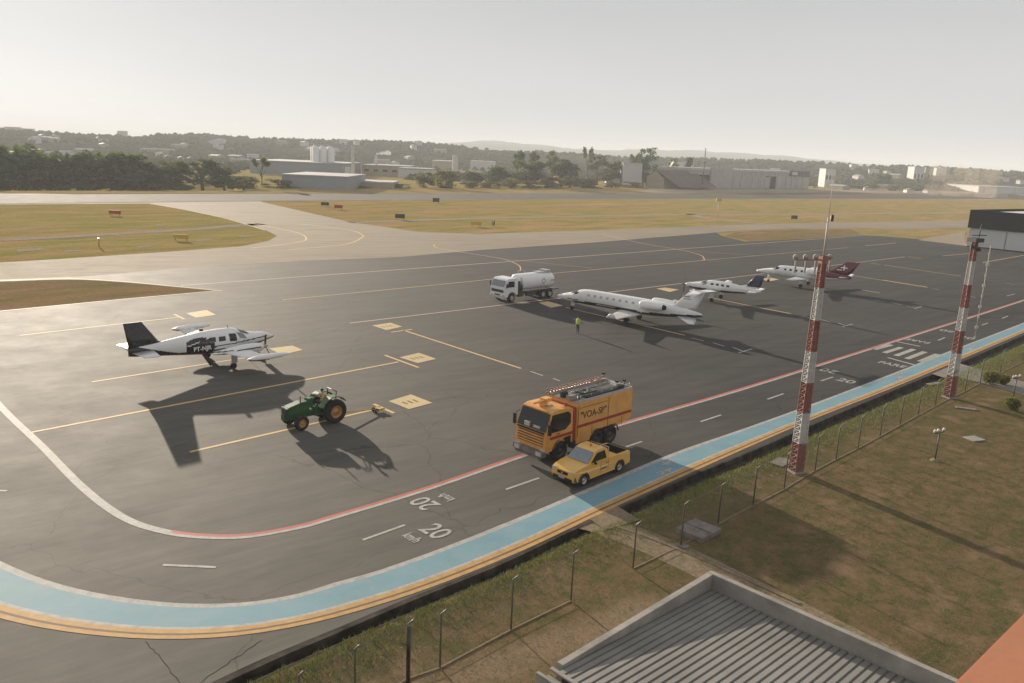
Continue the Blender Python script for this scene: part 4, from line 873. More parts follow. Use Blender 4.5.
mb = MB(); mb.lathe([(0, .82), (.02, .5), (.03, 0)], (1.2, 0, 2.0), 'X', 20); mb.build('tank_end', M['white'], tm); mb = MB(); mb.lathe([(0, .78), (-.02, .4), (-.03, 0)], (-3.85, 0, 2.0), 'X', 20); mb.build('tank_end', M['white'], tm)
mb = MB(); mb.box((-2.7, .0, 2.93), (1.9, 1.0, .12)); mb.box((-3.2, 0, 3.05), (.7, 1.2, .25)); mb.tube([(.6, .45, 2.93), (.6, .45, 3.2), (-3.5, .45, 3.2)], .02); mb.tube([(.6, -.45, 2.93), (.6, -.45, 3.2), (-3.5, -.45, 3.2)], .02); mb.build('catwalk', M['grey'], fu)
for sy in (1, -1):
    mb = MB(); vs = []; 
    for k in range(20): q = 2 * PI * k / 20; vs += [(-1.9 + .30 * math.cos(q), sy * 1.16, 2.05 + .30 * math.sin(q)), (-1.9 + .22 * math.cos(q), sy * 1.16, 2.05 + .22 * math.sin(q))]
    mb.add(vs, [(2 * k, 2 * k + 1, (2 * k + 3) % 40, (2 * k + 2) % 40) for k in range(20)]); mb.build('round_emblem', M['green'], tm, fix=False)
    mb = MB(); mb.box((-3.3, sy * 1.165, 2.05), (.5, .01, .09)); mb.build('tank_stripe', M['maroon'], tm)
    mb = MB(); mb.box((-.1, sy * 1.0, .75), (1.6, .3, .5)); mb.build('side_locker', M['dsteel'], fu, .02)
    for x in (2.95, -1.95, -3.05): wheel(fu, x, sy * .98, .5, .36, M['grey'])
mb = MB(); mb.box((1.72, .55, 1.6), (.3, .9, 1.3)); mb.tube([(1.7, .9, 1.0), (1.5, 1.2, 1.4), (1.65, 1.15, 2.0)], .06); mb.build('pump_cabinet', M['dsteel'], fu, .02)

fu.scale = (1.08, 1.08, 1.05)
# ------------------------------------------------------------------ lattice masts
def mast(px, py, h, w0, w1, label, lean):
    p = g(px, py); t = empty('lattice_mast', (p.x, p.y, 0), R(20), label, 'radio mast', 'red and white masts beside the perimeter fence')
    t.rotation_euler = (0, R(lean), R(20)) ; t.rotation_mode = 'XYZ'
    ns = 7; sh = h / ns
    for k in range(ns):
        mb = MB(); z0, z1 = k * sh, (k + 1) * sh
        def wd(z): return w0 + (w1 - w0) * z / h
        for sx, sy in ((1, 1), (1, -1), (-1, -1), (-1, 1)):
            mb.tube([(sx * wd(z0) / 2, sy * wd(z0) / 2, z0), (sx * wd(z1) / 2, sy * wd(z1) / 2, z1)], .035, 6)
        nb = 5
        for j in range(nb):
            za, zb = z0 + sh * j / nb, z0 + sh * (j + 1) / nb; a, b = wd(za) / 2, wd(zb) / 2
            for q in range(4):
                c = [(1, 1), (1, -1), (-1, -1), (-1, 1)]; u, v = c[q], c[(q + 1) % 4]
                mb.tube([(u[0] * a, u[1] * a, za), (v[0] * b, v[1] * b, zb)], .022, 5); mb.tube([(v[0] * a, v[1] * a, za), (u[0] * b, u[1] * b, zb)], .022, 5)
                mb.tube([(u[0] * a, u[1] * a, za), (v[0] * a, v[1] * a, za)], .022, 5)
        # sheet infill plates of each section and the climbing ladder
        for q, (ox, oy, lx, ly) in enumerate(((0, .36, .62, .012), (.36, 0, .012, .62), (0, -.36, .62, .012))):
            a, b = wd(z0), wd(z1); zz = (z0 + z1) / 2; vs = []
            for z in (z0 + .03, z1 - .03):
                ww = wd(z)
                if lx > .1: vs += [(-ww * .42, oy / .36 * ww * .44, z), (ww * .42, oy / .36 * ww * .44, z)]
                else: vs += [(ox / .36 * ww * .44, -ww * .42, z), (ox / .36 * ww * .44, ww * .42, z)]
            mb.add([vs[0], vs[1], vs[3], vs[2]], [(0, 1, 2, 3)])
        mb.build('mast_section', M['mred'] if k % 2 == 0 else M['mwhite'], t, fix=False)
    mb = MB(); mb.box((0, 0, -.02), (w0 * 1.4, w0 * 1.4, .12)); mb.build('base', M['conc'], t)
    return t
m1 = mast(796, 471, 12.4, .56, .26, 'tall red and white lattice mast with horn antennas and long whip, left one', 0)
mb = MB(); h = 12.4
mb.box((-.65, 0, h - .25), (2.2, .07, .07)); mb.box((0, 0, h - .25), (.34, .34, .4)); mb.build('antenna_arm', M['mred'], m1)
for x, s_ in ((-1.75, .34), (-1.1, .3), (-.45, .34), (.5, .3)):
    mb = MB(); mb.lathe([(-.12, .02), (-.1, .08), (.06, .13), (.11, .145), (.08, .08), (.06, .0)], (x, 0, h - .1), 'Y', 14); mb.tube([(x, 0, h - .3), (x, 0, h - .95)], [.06, .035]); mb.build('horn_antenna', mat('dull antenna', (.33, .30, .27), .8), m1)
mb = MB(); mb.tube([(.1, .1, h), (.1, .1, h + 2.0)], .05); mb.tube([(.1, .1, h + 2.), (.1, .1, h + 4.2)], .02); mb.box((-.05, .1, h + 1.75), (.35, .04, .04)); mb.build('whip_antenna', M['lamp'], m1)
mb = MB(); mb.lathe([(0, .08), (.3, .09), (.36, .03)], (.34, .1, h + 1.8), 'Z', 10); mb.build('obstruction_light', M['dsteel'], m1)
m2 = mast(949, 397, 12.4, .56, .26, 'tall red and white lattice mast with hanging white dipole array, right one', 0)
mb = MB(); mb.box((0, 0, 12.2), (.8, .8, .3)); mb.box((.3, 0, 12.55), (1.4, .06, .06)); mb.tube([(.3, 0, 12.4), (.35, 0, 13.4)], .03); mb.lathe([(-.12, .2), (.12, .22)], (-.25, -.1, 11.7), 'Z', 10); mb.lathe([(-.12, .2), (.12, .22)], (.3, -.1, 11.5), 'Z', 10); mb.build('antenna_cluster', M['dsteel'], m2)
mb = MB(); mb.box((.7, -.3, 11.9), (1.2, .06, .06)); mb.tube([(1.2, -.35, 11.9), (1.2, -.35, 4.6)], .025)
for k in range(9): mb.box((1.2, -.35, 11.2 - k * .8), (.3 if k % 2 else .16, .05, .22)); 
mb.build('dipole_array', M['lamp'], m2)

# ------------------------------------------------------------------ perimeter fence
fp = [(300, 735), (355, 706), (408, 678), (440, 667), (511, 629), (571, 600)]
fp2 = [(633, 568), (681, 545), (718, 524), (753, 505), (784, 489), (815, 470), (836, 459), (858, 448), (880, 436), (900, 425), (918, 415), (935, 406), (950, 398), (965, 391), (980, 383), (1000, 373), (1022, 362), (1045, 351)]
s_ = NT('chain link'); 
m_ = s_.m; br = s_.n('TexBrick'); 
wv = s_.n('TexWave', wave_type='BANDS', bands_direction='DIAGONAL'); wv.inputs['Scale'].default_value = 15
s_.l(s_.tc.outputs['Object'], wv.inputs['Vector']); tr_ = s_.n('BsdfTransparent'); ms = s_.n('MixShader'); s_.b.inputs['Base Color'].default_value = (.22, .21, .2, 1); s_.b.inputs['Roughness'].default_value = .6
s_.l(s_.ramp(wv.outputs[0], .80, .95, 0, .30), ms.inputs[0]); s_.l(tr_.outputs[0], ms.inputs[1]); s_.l(s_.b.outputs[0], ms.inputs[2]); s_.l(ms.outputs[0], s_.t.nodes['Material Output'].inputs[0])
def fence(pts, name, label):
    P = G(pts); t = empty(name, (P[0].x, P[0].y, 0), 0, label, 'fence', 'chain link fences between the drain and the lawn'); o = P[0]
    for p in P:
        mb = MB(); a = Vector((p.x - o.x, p.y - o.y, 0)); mb.tube([a, a + Vector((0, 0, 2.0)), a + Vector((.2, -.17, 2.28))], .035, 7); mb.build('post', M['galv'], t)
    mb = MB()
    for i in range(len(P) - 1):
        a = Vector((P[i].x - o.x, P[i].y - o.y, 0)); b = Vector((P[i + 1].x - o.x, P[i + 1].y - o.y, 0))
        for z, w_ in ((.08, .006), (1.0, .005), (1.95, .007)): mb.tube([a + Vector((0, 0, z)), b + Vector((0, 0, z))], w_, 4)
        for k in (.33, .66, 1): mb.tube([a + Vector((.2 * k, -.17 * k, 2 + .28 * k)), b + Vector((.2 * k, -.17 * k, 2 + .28 * k))], .004, 4)
    mb.build('wire_strand', M['galv'], t)
    mb = MB()
    for i in range(len(P) - 1):
        a = P[i] - o; b = P[i + 1] - o; mb.add([(a.x, a.y, .05), (b.x, b.y, .05), (b.x, b.y, 1.95), (a.x, a.y, 1.95)], [(0, 1, 2, 3)])
    mb.build('chain_link_mesh', m_, t, fix=False)
    mb = MB()
    for i in range(len(P) - 1):
        a = P[i] - o; b = P[i + 1] - o; c = (a + b) / 2; mb.box((c.x, c.y, -.04), ((b - a).length, .07, .06), math.atan2(b.y - a.y, b.x - a.x))
    mb.build('kerb', M['dirt'], t)
    return t
fence(fp, 'chain_link_fence', 'chain link fence with bent top posts left of the concrete footpath')
fence(fp2, 'chain_link_fence', 'long chain link fence running right from the concrete footpath past both masts')
mb = MB(); p = g(408, 683); mb.tube([(p.x, p.y, 0), (p.x, p.y, 2.1)], .07, 10); go = mb.build('gate_post', M['black']); tag(go, 'thick black gate post standing at the near end of the wire fence', 'gate post')

# ------------------------------------------------------------------ yard things
mb = MB()
strip(mb, cat(G([(578, 518), (602, 524), (640, 538), (690, 560), (740, 585), (800, 615), (900, 668), (1000, 730)]), 8), 2.0, -.028)
struct(mb, 'footpath', M['dirt'])
mb = MB(); strip(mb, cat(G([(612, 524), (660, 541), (712, 563), (800, 603)]), 6), .22, -.0); struct(mb, 'path_edging', M['dirt'])
mb = MB(); sheet(mb, [(p.x, p.y) for p in G([(583, 514), (612, 503), (640, 520), (605, 530)])], .006); struct(mb, 'drain_cover', M['dirt'])
mb = MB(); sheet(mb, [(p.x, p.y) for p in G([(932, 374), (958, 363), (1024, 382), (1060, 396), (1040, 400), (985, 384), (955, 376), (945, 378)])], .006); struct(mb, 'access_path', M['concd'])
def slab(c, size, hgt, ang, label, name='concrete_slab', m='concd', grp='concrete covers in the grass'):
    p = g(*c); mb = MB(); mb.box((0, 0, hgt / 2 - .04), (size[0], size[1], hgt)); mb.box((0, 0, hgt - .03), (.03, size[1], .03)) if hgt > .15 else None
    o = mb.build(name, M[m], None, .015); o.location = (p.x, p.y, 0); o.rotation_euler = (0, 0, R(ang)); tag(o, label, 'slab', grp)
slab((698, 532), (1.65, 1.5), .24, 45, 'square raised concrete slab beside the footpath fence')
slab((684, 547), (.45, .3), .1, 30, 'small pale concrete block at the foot of a fence post by the footpath')
slab((974, 438.5), (1.1, .9), .06, 20, 'pale flat inspection cover on the lawn right of the floodlight post', m='concl')
slab((781, 462), (1.4, .9), .08, 45, 'concrete cover at the foot of the left mast')
slab((966, 408.5), (1.4, .4), .08, -20, 'narrow concrete strip in the grass below the right mast')
slab((934, 384), (1.6, .5), .1, 30, 'grey concrete cover by the drain behind the right mast')
def floodpost(px, py, hgt, label):
    p = g(px, py); t = empty('floodlight_post', (p.x, p.y, 0), R(30), label, 'floodlight', 'floodlights on short posts')
    mb = MB(); mb.tube([(0, 0, 0), (0, 0, hgt)], .04); mb.box((0, 0, hgt), (.9, .05, .05)); mb.build('post', M['dsteel'], t)
    for x, a in ((-.42, .5), (-.1, -.4), (.45, .2)):
        mb = MB(); mb.lathe([(-.08, .04), (-.05, .08), (.07, .12), (.08, .07), (.08, 0)], (x, 0, hgt + .12), 'Y', 12); mb.build('lamp_head', M['lamp'], t)
    mb = MB(); mb.lathe([(0, .32), (.1, .2), (.14, 0)], (0, 0, -.05), 'Z', 10); mb.build('base', M['dirt'], t)
floodpost(935, 460, 1.75, 'short floodlight post with white lamp heads on the open lawn')
floodpost(1013, 399, 1.7, 'short floodlight post with white lamp heads behind the round bush at the right edge')

# ------------------------------------------------------------------ near roof and parapet
rf = empty('low_building', (7.1, 25.2, 0), R(-45), 'low building with ribbed grey metal roof and concrete parapet in the foreground', 'building')
A3 = g(711, 570, 3.5); rf.location = (A3.x, A3.y, 0); LB, LC = 8.0, 26.
# local x runs along A->C, local y = away from the building (towards the field); the roof lies towards -y
mb = MB(); mb.box((LC / 2, -LB / 2, 1.45), (LC, LB - .3, 2.9)); mb.build('wall', M['wall'], rf)
mb = MB(); mb.box((LC / 2, -.11, 3.2), (LC, .22, .6)); mb.build('parapet_far', M['conc'], rf, .012)
mb = MB(); mb.box((.11, -LB / 2 - .0, 3.2), (.22, LB - .444, .6)); mb.build('parapet_side', M['conc'], rf, .012)
for o in rf.children:
    if o.name.startswith('parapet'): o.name = 'parapet'
mb = MB(); n = int((LC - .25) / .235)
prof = []
for i in range(n):
    x = .25 + i * .235; prof += [(x, 0), (x + .02, .05), (x + .175, .055), (x + .195, 0)]
prof.append((.25 + n * .235, 0)); vs = []
for y, z in ((-.24, 2.92), (-LB + .05, 3.38)): vs += [(x, y, z + h_) for x, h_ in prof]
k = len(prof); mb.add(vs, [(i, i + 1, k + i + 1, k + i) for i in range(k - 1)])
RM = mat('weathered zinc roof sheet', (.225, .213, .192), .66, metal=.1, var=.16, scale=.8)
mb.build('metal_roof', RM, rf)
mb = MB(); mb.box((LC / 2, -LB - .02, 3.42), (LC, .14, .05)); mb.box((LC / 2, -LB - .16, 3.2), (LC, .14, .12)); mb.box((LC / 2 - .1, -LB - .28, 3.1), (LC + .3, .12, .4)); mb.build('gutter', M['conc'], rf, .01)
mb = MB(); mb.box((-.03, -LB - .1, 2.5), (.25, .2, .5)); mb.lathe([(-.1, .06), (.1, .09)], (-.12, -LB - .1, 2.55), 'X', 10); mb.build('wall_light', M['lamp'], rf, .02)
# salmon parapet of the balcony the picture is taken from
p1_, p2_ = g(1024, 612, 15.2), g(953, 683, 15.2); d = (p1_ - p2_).normalized(); n_ = Vector((d.y, -d.x, 0))
mb = MB(); A_, B_ = p2_ - d * 1.4, p1_ + d * 2.5; vs = []
for z in (14.0, 15.2):
    for q in (A_, B_, B_ + n_ * .35, A_ + n_ * .35): vs.append((q.x, q.y, z))
mb.add(vs, [(3, 2, 1, 0), (4, 5, 6, 7), (0, 1, 5, 4), (1, 2, 6, 5), (2, 3, 7, 6), (3, 0, 4, 7)])
tag(mb.build('balcony_parapet', M['terracotta'], None, .01), 'salmon painted parapet wall in the bottom right corner', 'wall')

# ------------------------------------------------------------------ hangars and airfield buildings
hb = empty('hangar', (107.6, 194.5, 0), R(-52), 'hangar with black fascia and white sliding doors at the right edge', 'hangar')
mb = MB(); mb.box((35, 15, 3.6), (70, 29.6, 7.2)); mb.build('wall', M['wallw'], hb)
mb = MB(); mb.box((35, -.25, 6.6), (70.4, .5, 4.2)); mb.box((-.25, 14.6, 6.6), (.5, 29.8, 4.2)); mb.build('fascia', M['black_clad'], hb)
mb = MB(); mb.box((36, 15.4, 8.05), (68, 28, .5)); mb.build('roof', M['wallw'], hb)
for k in range(8):
    mb = MB(); mb.box((4 + k * 8.4, -.05, 2.2), (8.1, .12, 4.3)); mb.build('sliding_door', M['wallw'], hb)
mb = MB(); mb.box((35, -.12, .14), (70, .3, .28)); mb.build('door_track', M['dsteel'], hb)
fh = empty('hangar', (g(690, 188.4).x, g(690, 188.4).y, 0), math.atan2(g(808, 189).y - g(690, 188.4).y, g(808, 189).x - g(690, 188.4).x), 'long grey hangar row with dark open bays beyond the runway', 'hangar')
LH = (g(808, 189) - g(690, 188.4)).length
mb = MB(); mb.box((LH / 2, 18, 6), (LH, 36, 12.)); mb.build('wall', M['wall'], fh)
mb = MB(); mb.box((LH / 2, 18, 12.6), (LH * 1.005, 37, 1.4)); mb.build('roof', M['grey'], fh)
def panel(par, x0, x1, z0, z1, m, name, y=-.15, th=.3):
    mb = MB(); mb.box(((x0 + x1) / 2 * LH, y, (z0 + z1) / 2), ((x1 - x0) * LH, th, z1 - z0)); return mb.build(name, m, par)
panel(fh, .0, .13, .0, 9, M['dark'], 'open_bay'); panel(fh, .135, .3, 0, 13.8, M['wall'], 'end_wall', -.6, 1.2)
for k in range(6): panel(fh, .32 + k * .052, .32 + k * .052 + .049, .2, 8.5, M['wall'], 'door_panel', -.2)
panel(fh, .585, .68, 0, 9, M['dark'], 'open_bay'); panel(fh, .69, .72, 0, 9, M['grey'], 'door_panel'); panel(fh, .80, .995, 9.4, 13.6, M['brownroof'], 'name_board', -.4, .6); panel(fh, .82, .87, 10.4, 12.6, M['wallw'], 'board_emblem', -.75, .1)
for k in range(4): panel(fh, .77 + k * .055, .77 + k * .055 + .05, .2, 8.2, M['wall'], 'door_panel', -.2)
for k in range(9): panel(fh, .31 + k * .078, .3125 + k * .078, 0, 12, M['grey'], 'pilaster', -.35, .6)
def bldg(name, px0, px1, pyb, h_, depth, wm, rm, label, cat_, roof='flat', ang=None, win=0, grp=None, over=0.):
    a, b = g(px0, pyb), g(px1, pyb + .042 * (px1 - px0)); L = (b - a).length
    t = empty(name, (a.x, a.y, -.3), math.atan2(b.y - a.y, b.x - a.x) if ang is None else R(ang), label, cat_, grp)
    mb = MB(); mb.box((L / 2, depth / 2, h_ / 2), (L, depth, h_)); mb.build('wall', wm, t)
    mb = MB()
    if roof == 'flat': mb.box((L / 2, depth / 2, h_ + .25), (L + .6, depth + .6, .5))
    elif roof == 'x': mb.add([(-.4, -.4, h_), (-.4, depth + .4, h_), (-.4, depth / 2, h_ + depth * .22), (L + .4, -.4, h_), (L + .4, depth + .4, h_), (L + .4, depth / 2, h_ + depth * .22)], [(0, 1, 2), (3, 5, 4), (0, 2, 5, 3), (1, 4, 5, 2), (0, 3, 4, 1)])
    elif roof == 'y': mb.add([(-.4, -.4, h_), (L / 2, -.4, h_ + L * .2), (L + .4, -.4, h_), (-.4, depth + .4, h_), (L / 2, depth + .4, h_ + L * .2), (L + .4, depth + .4, h_)], [(0, 1, 2), (3, 5, 4), (0, 3, 4, 1), (1, 4, 5, 2), (0, 2, 5, 3)])
    mb.build('roof', rm, t)
    if win:
        mb = MB()
        for k in range(win): mb.box((L * (k + .5) / win, -.02, h_ * .55), (L / win * .5, .1, h_ * .22))
        mb.build('window', M['dark'], t)
    return t
sp = (.34, .33, .32)
bw = mat('pale factory wall', (.52, .52, .51), .8, var=.06, scale=.05); bb = mat('bluish factory wall', (.26, .29, .31), .7, var=.08, scale=.05); br_ = mat('pale factory roof', (.36, .36, .36), .8, var=.1, scale=.05); cr = mat('clay tile roof', (.30, .15, .09), .8, var=.2, scale=.1); be = mat('beige render wall', (.34, .28, .20), .85, var=.1, scale=.08)
# gable shed in front of the hangar row
t = empty('gable_shed', (g(646, 187.0).x, g(646, 187.0).y, -.2), R(-52), 'gable ended shed with beige front and dark brown roof left of the hangar row', 'shed')
Ls = 15.; mb = MB(); mb.add([(0, 0, 0), (Ls, 0, 0), (Ls, 0, 6), (Ls / 2, 0, 11), (0, 0, 7), (0, 34, 0), (Ls, 34, 0), (Ls, 34, 6), (Ls / 2, 34, 11), (0, 34, 7)], [(0, 1, 2, 3, 4), (5, 9, 8, 7, 6), (0, 4, 9, 5), (1, 6, 7, 2)]); mb.build('wall', be, t)
mb = MB(); mb.add([(-.4, -.5, 6.9), (Ls / 2, -.5, 11.3), (Ls + 14, -.5, 1.5), (-.4, 36, 6.9), (Ls / 2, 36, 11.3), (Ls + 14, 36, 1.5)], [(0, 1, 4, 3), (1, 2, 5, 4)]); mb.build('roof', M['brownroof'], t)
bldg('annex_building', 672, 692, 182, 17, 16, bw, br_, 'low pale annex between the gable shed and the hangar row', 'building').location.z = -.3
bldg('white_house', 622, 641, 186, 14.5, 14, bw, br_, 'small plain white block behind the scrub left of the gable shed', 'building')
bldg('small_shed', 606, 620, 185, 4.5, 9, bw, br_, 'tiny white shed hidden in the scrub left of the white block', 'building')
bldg('factory', 250, 342, 173, 7.5, 60, bb, br_, 'long low bluish factory behind the front warehouse, touching the silos', 'factory', grp='factories beyond the runway')
bldg('warehouse', 282, 347, 187.5, 5.3, 40, bb, br_, 'pale front warehouse just beyond the runway below the silos', 'warehouse', grp='factories beyond the runway')
bldg('factory', 353, 392, 187, 2.6, 20, be, bw, 'low flat plant building right of the front warehouse', 'factory', grp='factories beyond the runway')
bldg('factory', 362, 408, 175, 6.5, 40, be, bb, 'beige plant building under the steam chimney', 'factory', win=5, grp='factories beyond the runway')
bldg('warehouse', 398, 430, 178, 6, 30, bw, bb, 'pale warehouse right of the steam chimney', 'warehouse', grp='factories beyond the runway')
bldg('warehouse', 470, 494, 170, 9, 40, bw, br_, 'far white warehouse above the middle scrub', 'warehouse', grp='factories beyond the runway')
bldg('warehouse', 432, 452, 169, 8, 40, be, bw, 'far beige warehouse left of the white tower', 'warehouse', grp='factories beyond the runway')
bldg('warehouse', 978, 1040, 192.5, 6, 60, bw, br_, 'long white greenhouse like warehouse at the far right', 'warehouse', grp='factories beyond the runway')
for k, (a, b) in enumerate(((912, 922), (923, 931), (934, 944))): bldg('apartment_block', a, b, 187, 22, 16, be if k == 1 else bw, br_, ['leftmost of three pale blocks far right beyond the runway', 'middle one of three pale blocks far right beyond the runway', 'rightmost of three pale blocks next to the dust cloud'][k], 'building', win=3, grp='pale blocks far right')
bldg('apartment_block', 824, 834, 187, 16, 16, bw, br_, 'pale block right behind the end of the hangar row', 'building', win=3, grp='pale blocks far right')
# silos
ps = at_dist(316, 171.5, 520); si = empty('silo_group', (ps.x, ps.y, -.3), R(25), 'cluster of tall white cylindrical silos behind the warehouses', 'silo')
for k, (x, y) in enumerate(((0, 0), (4.6, 0), (9.2, 0), (4.6, 5), (0, 5), (9.2, 5))):
    mb = MB(); mb.lathe([(0, 2.2), (16.5, 2.2), (17.6, .4), (17.7, 0)], (x, y, 0), 'Z', 20); mb.build('silo', mat('silo white', (.74, .73, .70), .7), si)
mb = MB(); mb.box((4.6, 0, 18.2), (12, 1.2, .9)); mb.build('conveyor', M['grey'], si)
for px, pyb, hh, r_, lab in ((400 - 47, 183, 18, .9, 'slim tall white tower right of the silos'), (376, 175, 13, .9, 'short white chimney giving off steam'), (455, 175, 15, 2.4, 'thick white water tower above the middle scrub'), (355 - 7, 180, 7, 1.8, 'short round tank right of the silos')):
    p = g(px, pyb); mb = MB(); mb.lathe([(0, r_), (hh * .97, r_ * .85), (hh, r_ * .9), (hh, 0)], (0, 0, 0), 'Z', 16); o = mb.build('chimney' if 'chimney' in lab else 'tower', M['wallw']); o.location = (p.x, p.y, -.3); tag(o, lab, 'chimney' if 'chimney' in lab else 'tower')
p = g(702, 189.5); mb = MB(); mb.tube([(0, 0, 0), (0, 0, 26)], [.5, .25]); mb.box((0, 0, 17), (2.5, .4, .4)); o = mb.build('radio_pole', M['dsteel']); o.location = (p.x, p.y, 0); tag(o, 'thin dark pole rising above the hangar row', 'pole')
p = g(717, 219.5); t = empty('marker_post', (p.x, p.y, 0), 0, 'thin pole with yellow marker on top in the infield grass', 'marker')
mb = MB(); mb.tube([(0, 0, 0), (0, 0, 5.6)], .07); mb.build('post', M['grey'], t); mb = MB(); mb.box((0, 0, 6.0), (1.5, .5, .9)); mb.build('marker_panel', M['ylw'], t, .05)
# airfield signs
def sign(px, py, w_, h_, m, label, ang=-46, post=M['dsteel']):
    p = g(px, py); t = empty('airfield_sign', (p.x, p.y, 0), R(ang), label, 'sign', 'airfield signs in the infield grass')
    mb = MB(); mb.box((0, 0, .35 + h_ / 2), (w_, .25, h_)); mb.build('panel', m, t, .02)
    mb = MB(); mb.box((0, -.13, .35 + h_ / 2), (w_ * .9, .02, h_ * .75)); mb.build('face', M['red'] if 'red' in label else m, t)
    for x in (-w_ * .4, w_ * .4):
        mb = MB(); mb.box((x, 0, .18), (.08, .08, .36)); mb.build('leg', post, t)
sign(115, 215.5, 2.6, .8, M['red'], 'red guidance sign alone in the upper left infield', 0)
sign(99, 246.5, 1.3, 1.0, M['ylw'], 'small pale yellow backed sign in the left infield near the apron', -60)
sign(181, 240.5, 2.6, .7, M['ylw'], 'yellow guidance sign with long shadow in the left infield', -5)
sign(325, 206.5, 2.3, .9, M['black'], 'black backed sign past the taxiway fork, upper left of a pair', 0)
sign(338.5, 209.5, 2.3, .9, M['red'], 'red guidance sign beside a black backed one past the taxiway fork', 0)
sign(400, 219.5, 2.4, 1.0, M['black'], 'black backed guidance sign in the middle of the central infield', 0)
sign(476, 226.5, 2.4, .8, M['ylw'], 'yellow guidance sign near the lower edge of the central infield', -5)
sign(493, 226.5, 1.6, 1.2, M['black'], 'small dark sign right beside the yellow one in the central infield', -70)
sign(436, 203, 2.2, 1.3, M['black'], 'small black sign close to the runway edge', 0)
sign(794, 220, 2.0, 1.1, M['black'], 'small black sign in the right infield by the pale path', 0)

# ------------------------------------------------------------------ foliage
def leafmat(name, a, b):
    s = NT(name); oi = s.n('ObjectInfo'); ge = s.n('NewGeometry')
    f = s.ramp(s.noise(.35, detail=6, rough=.7), .35, .65); c = s.mix(f, a, b); c = s.mix(s.ramp(oi.outputs['Random'], 0, 1, 0, .35), c, (.10, .07, .035))
    c = s.mix(s.ramp(ge.outputs['Random Per Island'], 0, 1, 0, .5), c, tuple(v * 1.7 for v in b)); s.col(c); s.rough(.75); s.b.inputs['Specular IOR Level'].default_value = .25
    tl = s.n('BsdfTranslucent'); ms_ = s.n('MixShader'); ms_.inputs[0].default_value = .42; s.l(s.mix(1., c, (1., 1.15, .55), 'MULTIPLY'), tl.inputs[0]); s.l(s.b.outputs[0], ms_.inputs[1]); s.l(tl.outputs[0], ms_.inputs[2]); s.l(ms_.outputs[0], s.t.nodes['Material Output'].inputs[0]); return s.m
LM = leafmat('tree foliage', (.05, .068, .024), (.10, .12, .042)); LG = leafmat('bright foliage', (.11, .12, .045), (.19, .17, .07))
BK = mat('bark', (.09, .07, .055), .9, var=.2, scale=1)
def leaves(mb, rnd, c, r, n, s_):
    for _ in range(n):
        d = Vector((rnd.gauss(0, 1), rnd.gauss(0, 1), rnd.gauss(0, 1))).normalized() * (rnd.random() ** .45)
        p = Vector(c) + Vector((d.x * r[0], d.y * r[1], d.z * r[2])); a = Vector((rnd.gauss(0, 1), rnd.gauss(0, 1), rnd.gauss(0, .6))).normalized(); b = a.cross(Vector((rnd.gauss(0, 1), rnd.gauss(0, 1), rnd.gauss(0, 1)))).normalized()
        k = s_ * (.5 + rnd.random()); mb.add([p - a * k, p + b * k * .6, p + a * k, p - b * k * .6], [(0, 1, 2, 3)])
def tree(seed, kind):
    rnd = random.Random(seed); t = empty('tree'); crown = MB(); tk_ = MB(); H_ = 10.
    trunk = [(0, 0, 0), (rnd.uniform(-.3, .3), rnd.uniform(-.3, .3), H_ * .3), (rnd.uniform(-.6, .6), rnd.uniform(-.6, .6), H_ * .62)]
    tk_.tube(trunk, [.32, .24, .14], 7)
    spec = {'round': (30, .14, .34, 1.75, 95), 'sparse': (16, .4, .26, 1.25, 60), 'bush': (22, .05, .42, 1.9, 90), 'pine': (16, .15, .22, 1.1, 80), 'umbrella': (8, .72, .42, 1.5, 90)}[kind]
    for k in range(spec[0]):
        an = rnd.uniform(0, 2 * PI); z = H_ * (spec[1] + (1 - spec[1]) * rnd.random() * .92); rr_ = H_ * spec[2] * (.35 + .65 * rnd.random())
        if kind == 'pine': rr_ *= 1.1 - z / H_
        if kind in ('round', 'bush'): rr_ *= math.sqrt(max(.05, 1 - (z / H_ - .35) ** 2 * 1.6))
        c = (rr_ * math.cos(an), rr_ * math.sin(an), z); q = spec[3] * rnd.uniform(.6, 1.15)
        leaves(crown, rnd, c, (q, q, q * .72), spec[4], .42 if kind != 'sparse' else .3)
        tk_.tube([Vector(trunk[1]).lerp(Vector(trunk[2]), rnd.random()), Vector(c)], [.11, .04], 5)
    tk_.build('trunk', BK, t); crown.build('crown', LM if kind != 'bush' else LG, t, fix=False)
    return t
protos = {'round': [tree(1, 'round'), tree(2, 'round'), tree(3, 'round')], 'sparse': [tree(4, 'sparse'), tree(5, 'sparse')], 'bush': [tree(6, 'bush'), tree(7, 'bush')], 'pine': [tree(8, 'pine')], 'umbrella': [tree(9, 'umbrella')]}
usedp = set()
def plant(px, pyb, ptop, wpx, kind, label, grp, dist=None, nm='tree'):
    p = g(px, pyb) if dist is None else at_dist(px, pyb, dist)
    v = Vector((p.x, p.y, p.z - H)); D = math.hypot(p.x, p.y); zt = at_dist(px, ptop, D).z; hgt = (zt - p.z) / 10.; k = random.choice(protos[kind])
    sw = wpx * D / F / {'round': 7.5, 'sparse': 6.5, 'bush': 10, 'pine': 5, 'umbrella': 9}[kind]
    c = k if k.name not in usedp else copy_tree(k); usedp.add(k.name); c.name = nm
    c.location = (p.x, p.y, p.z - .4); c.rotation_euler = (0, 0, random.uniform(0, 6)); c.scale = (sw, sw, hgt); tag(c, label, 'tree', grp); return c
LT = 'trees at the left beyond the runway'
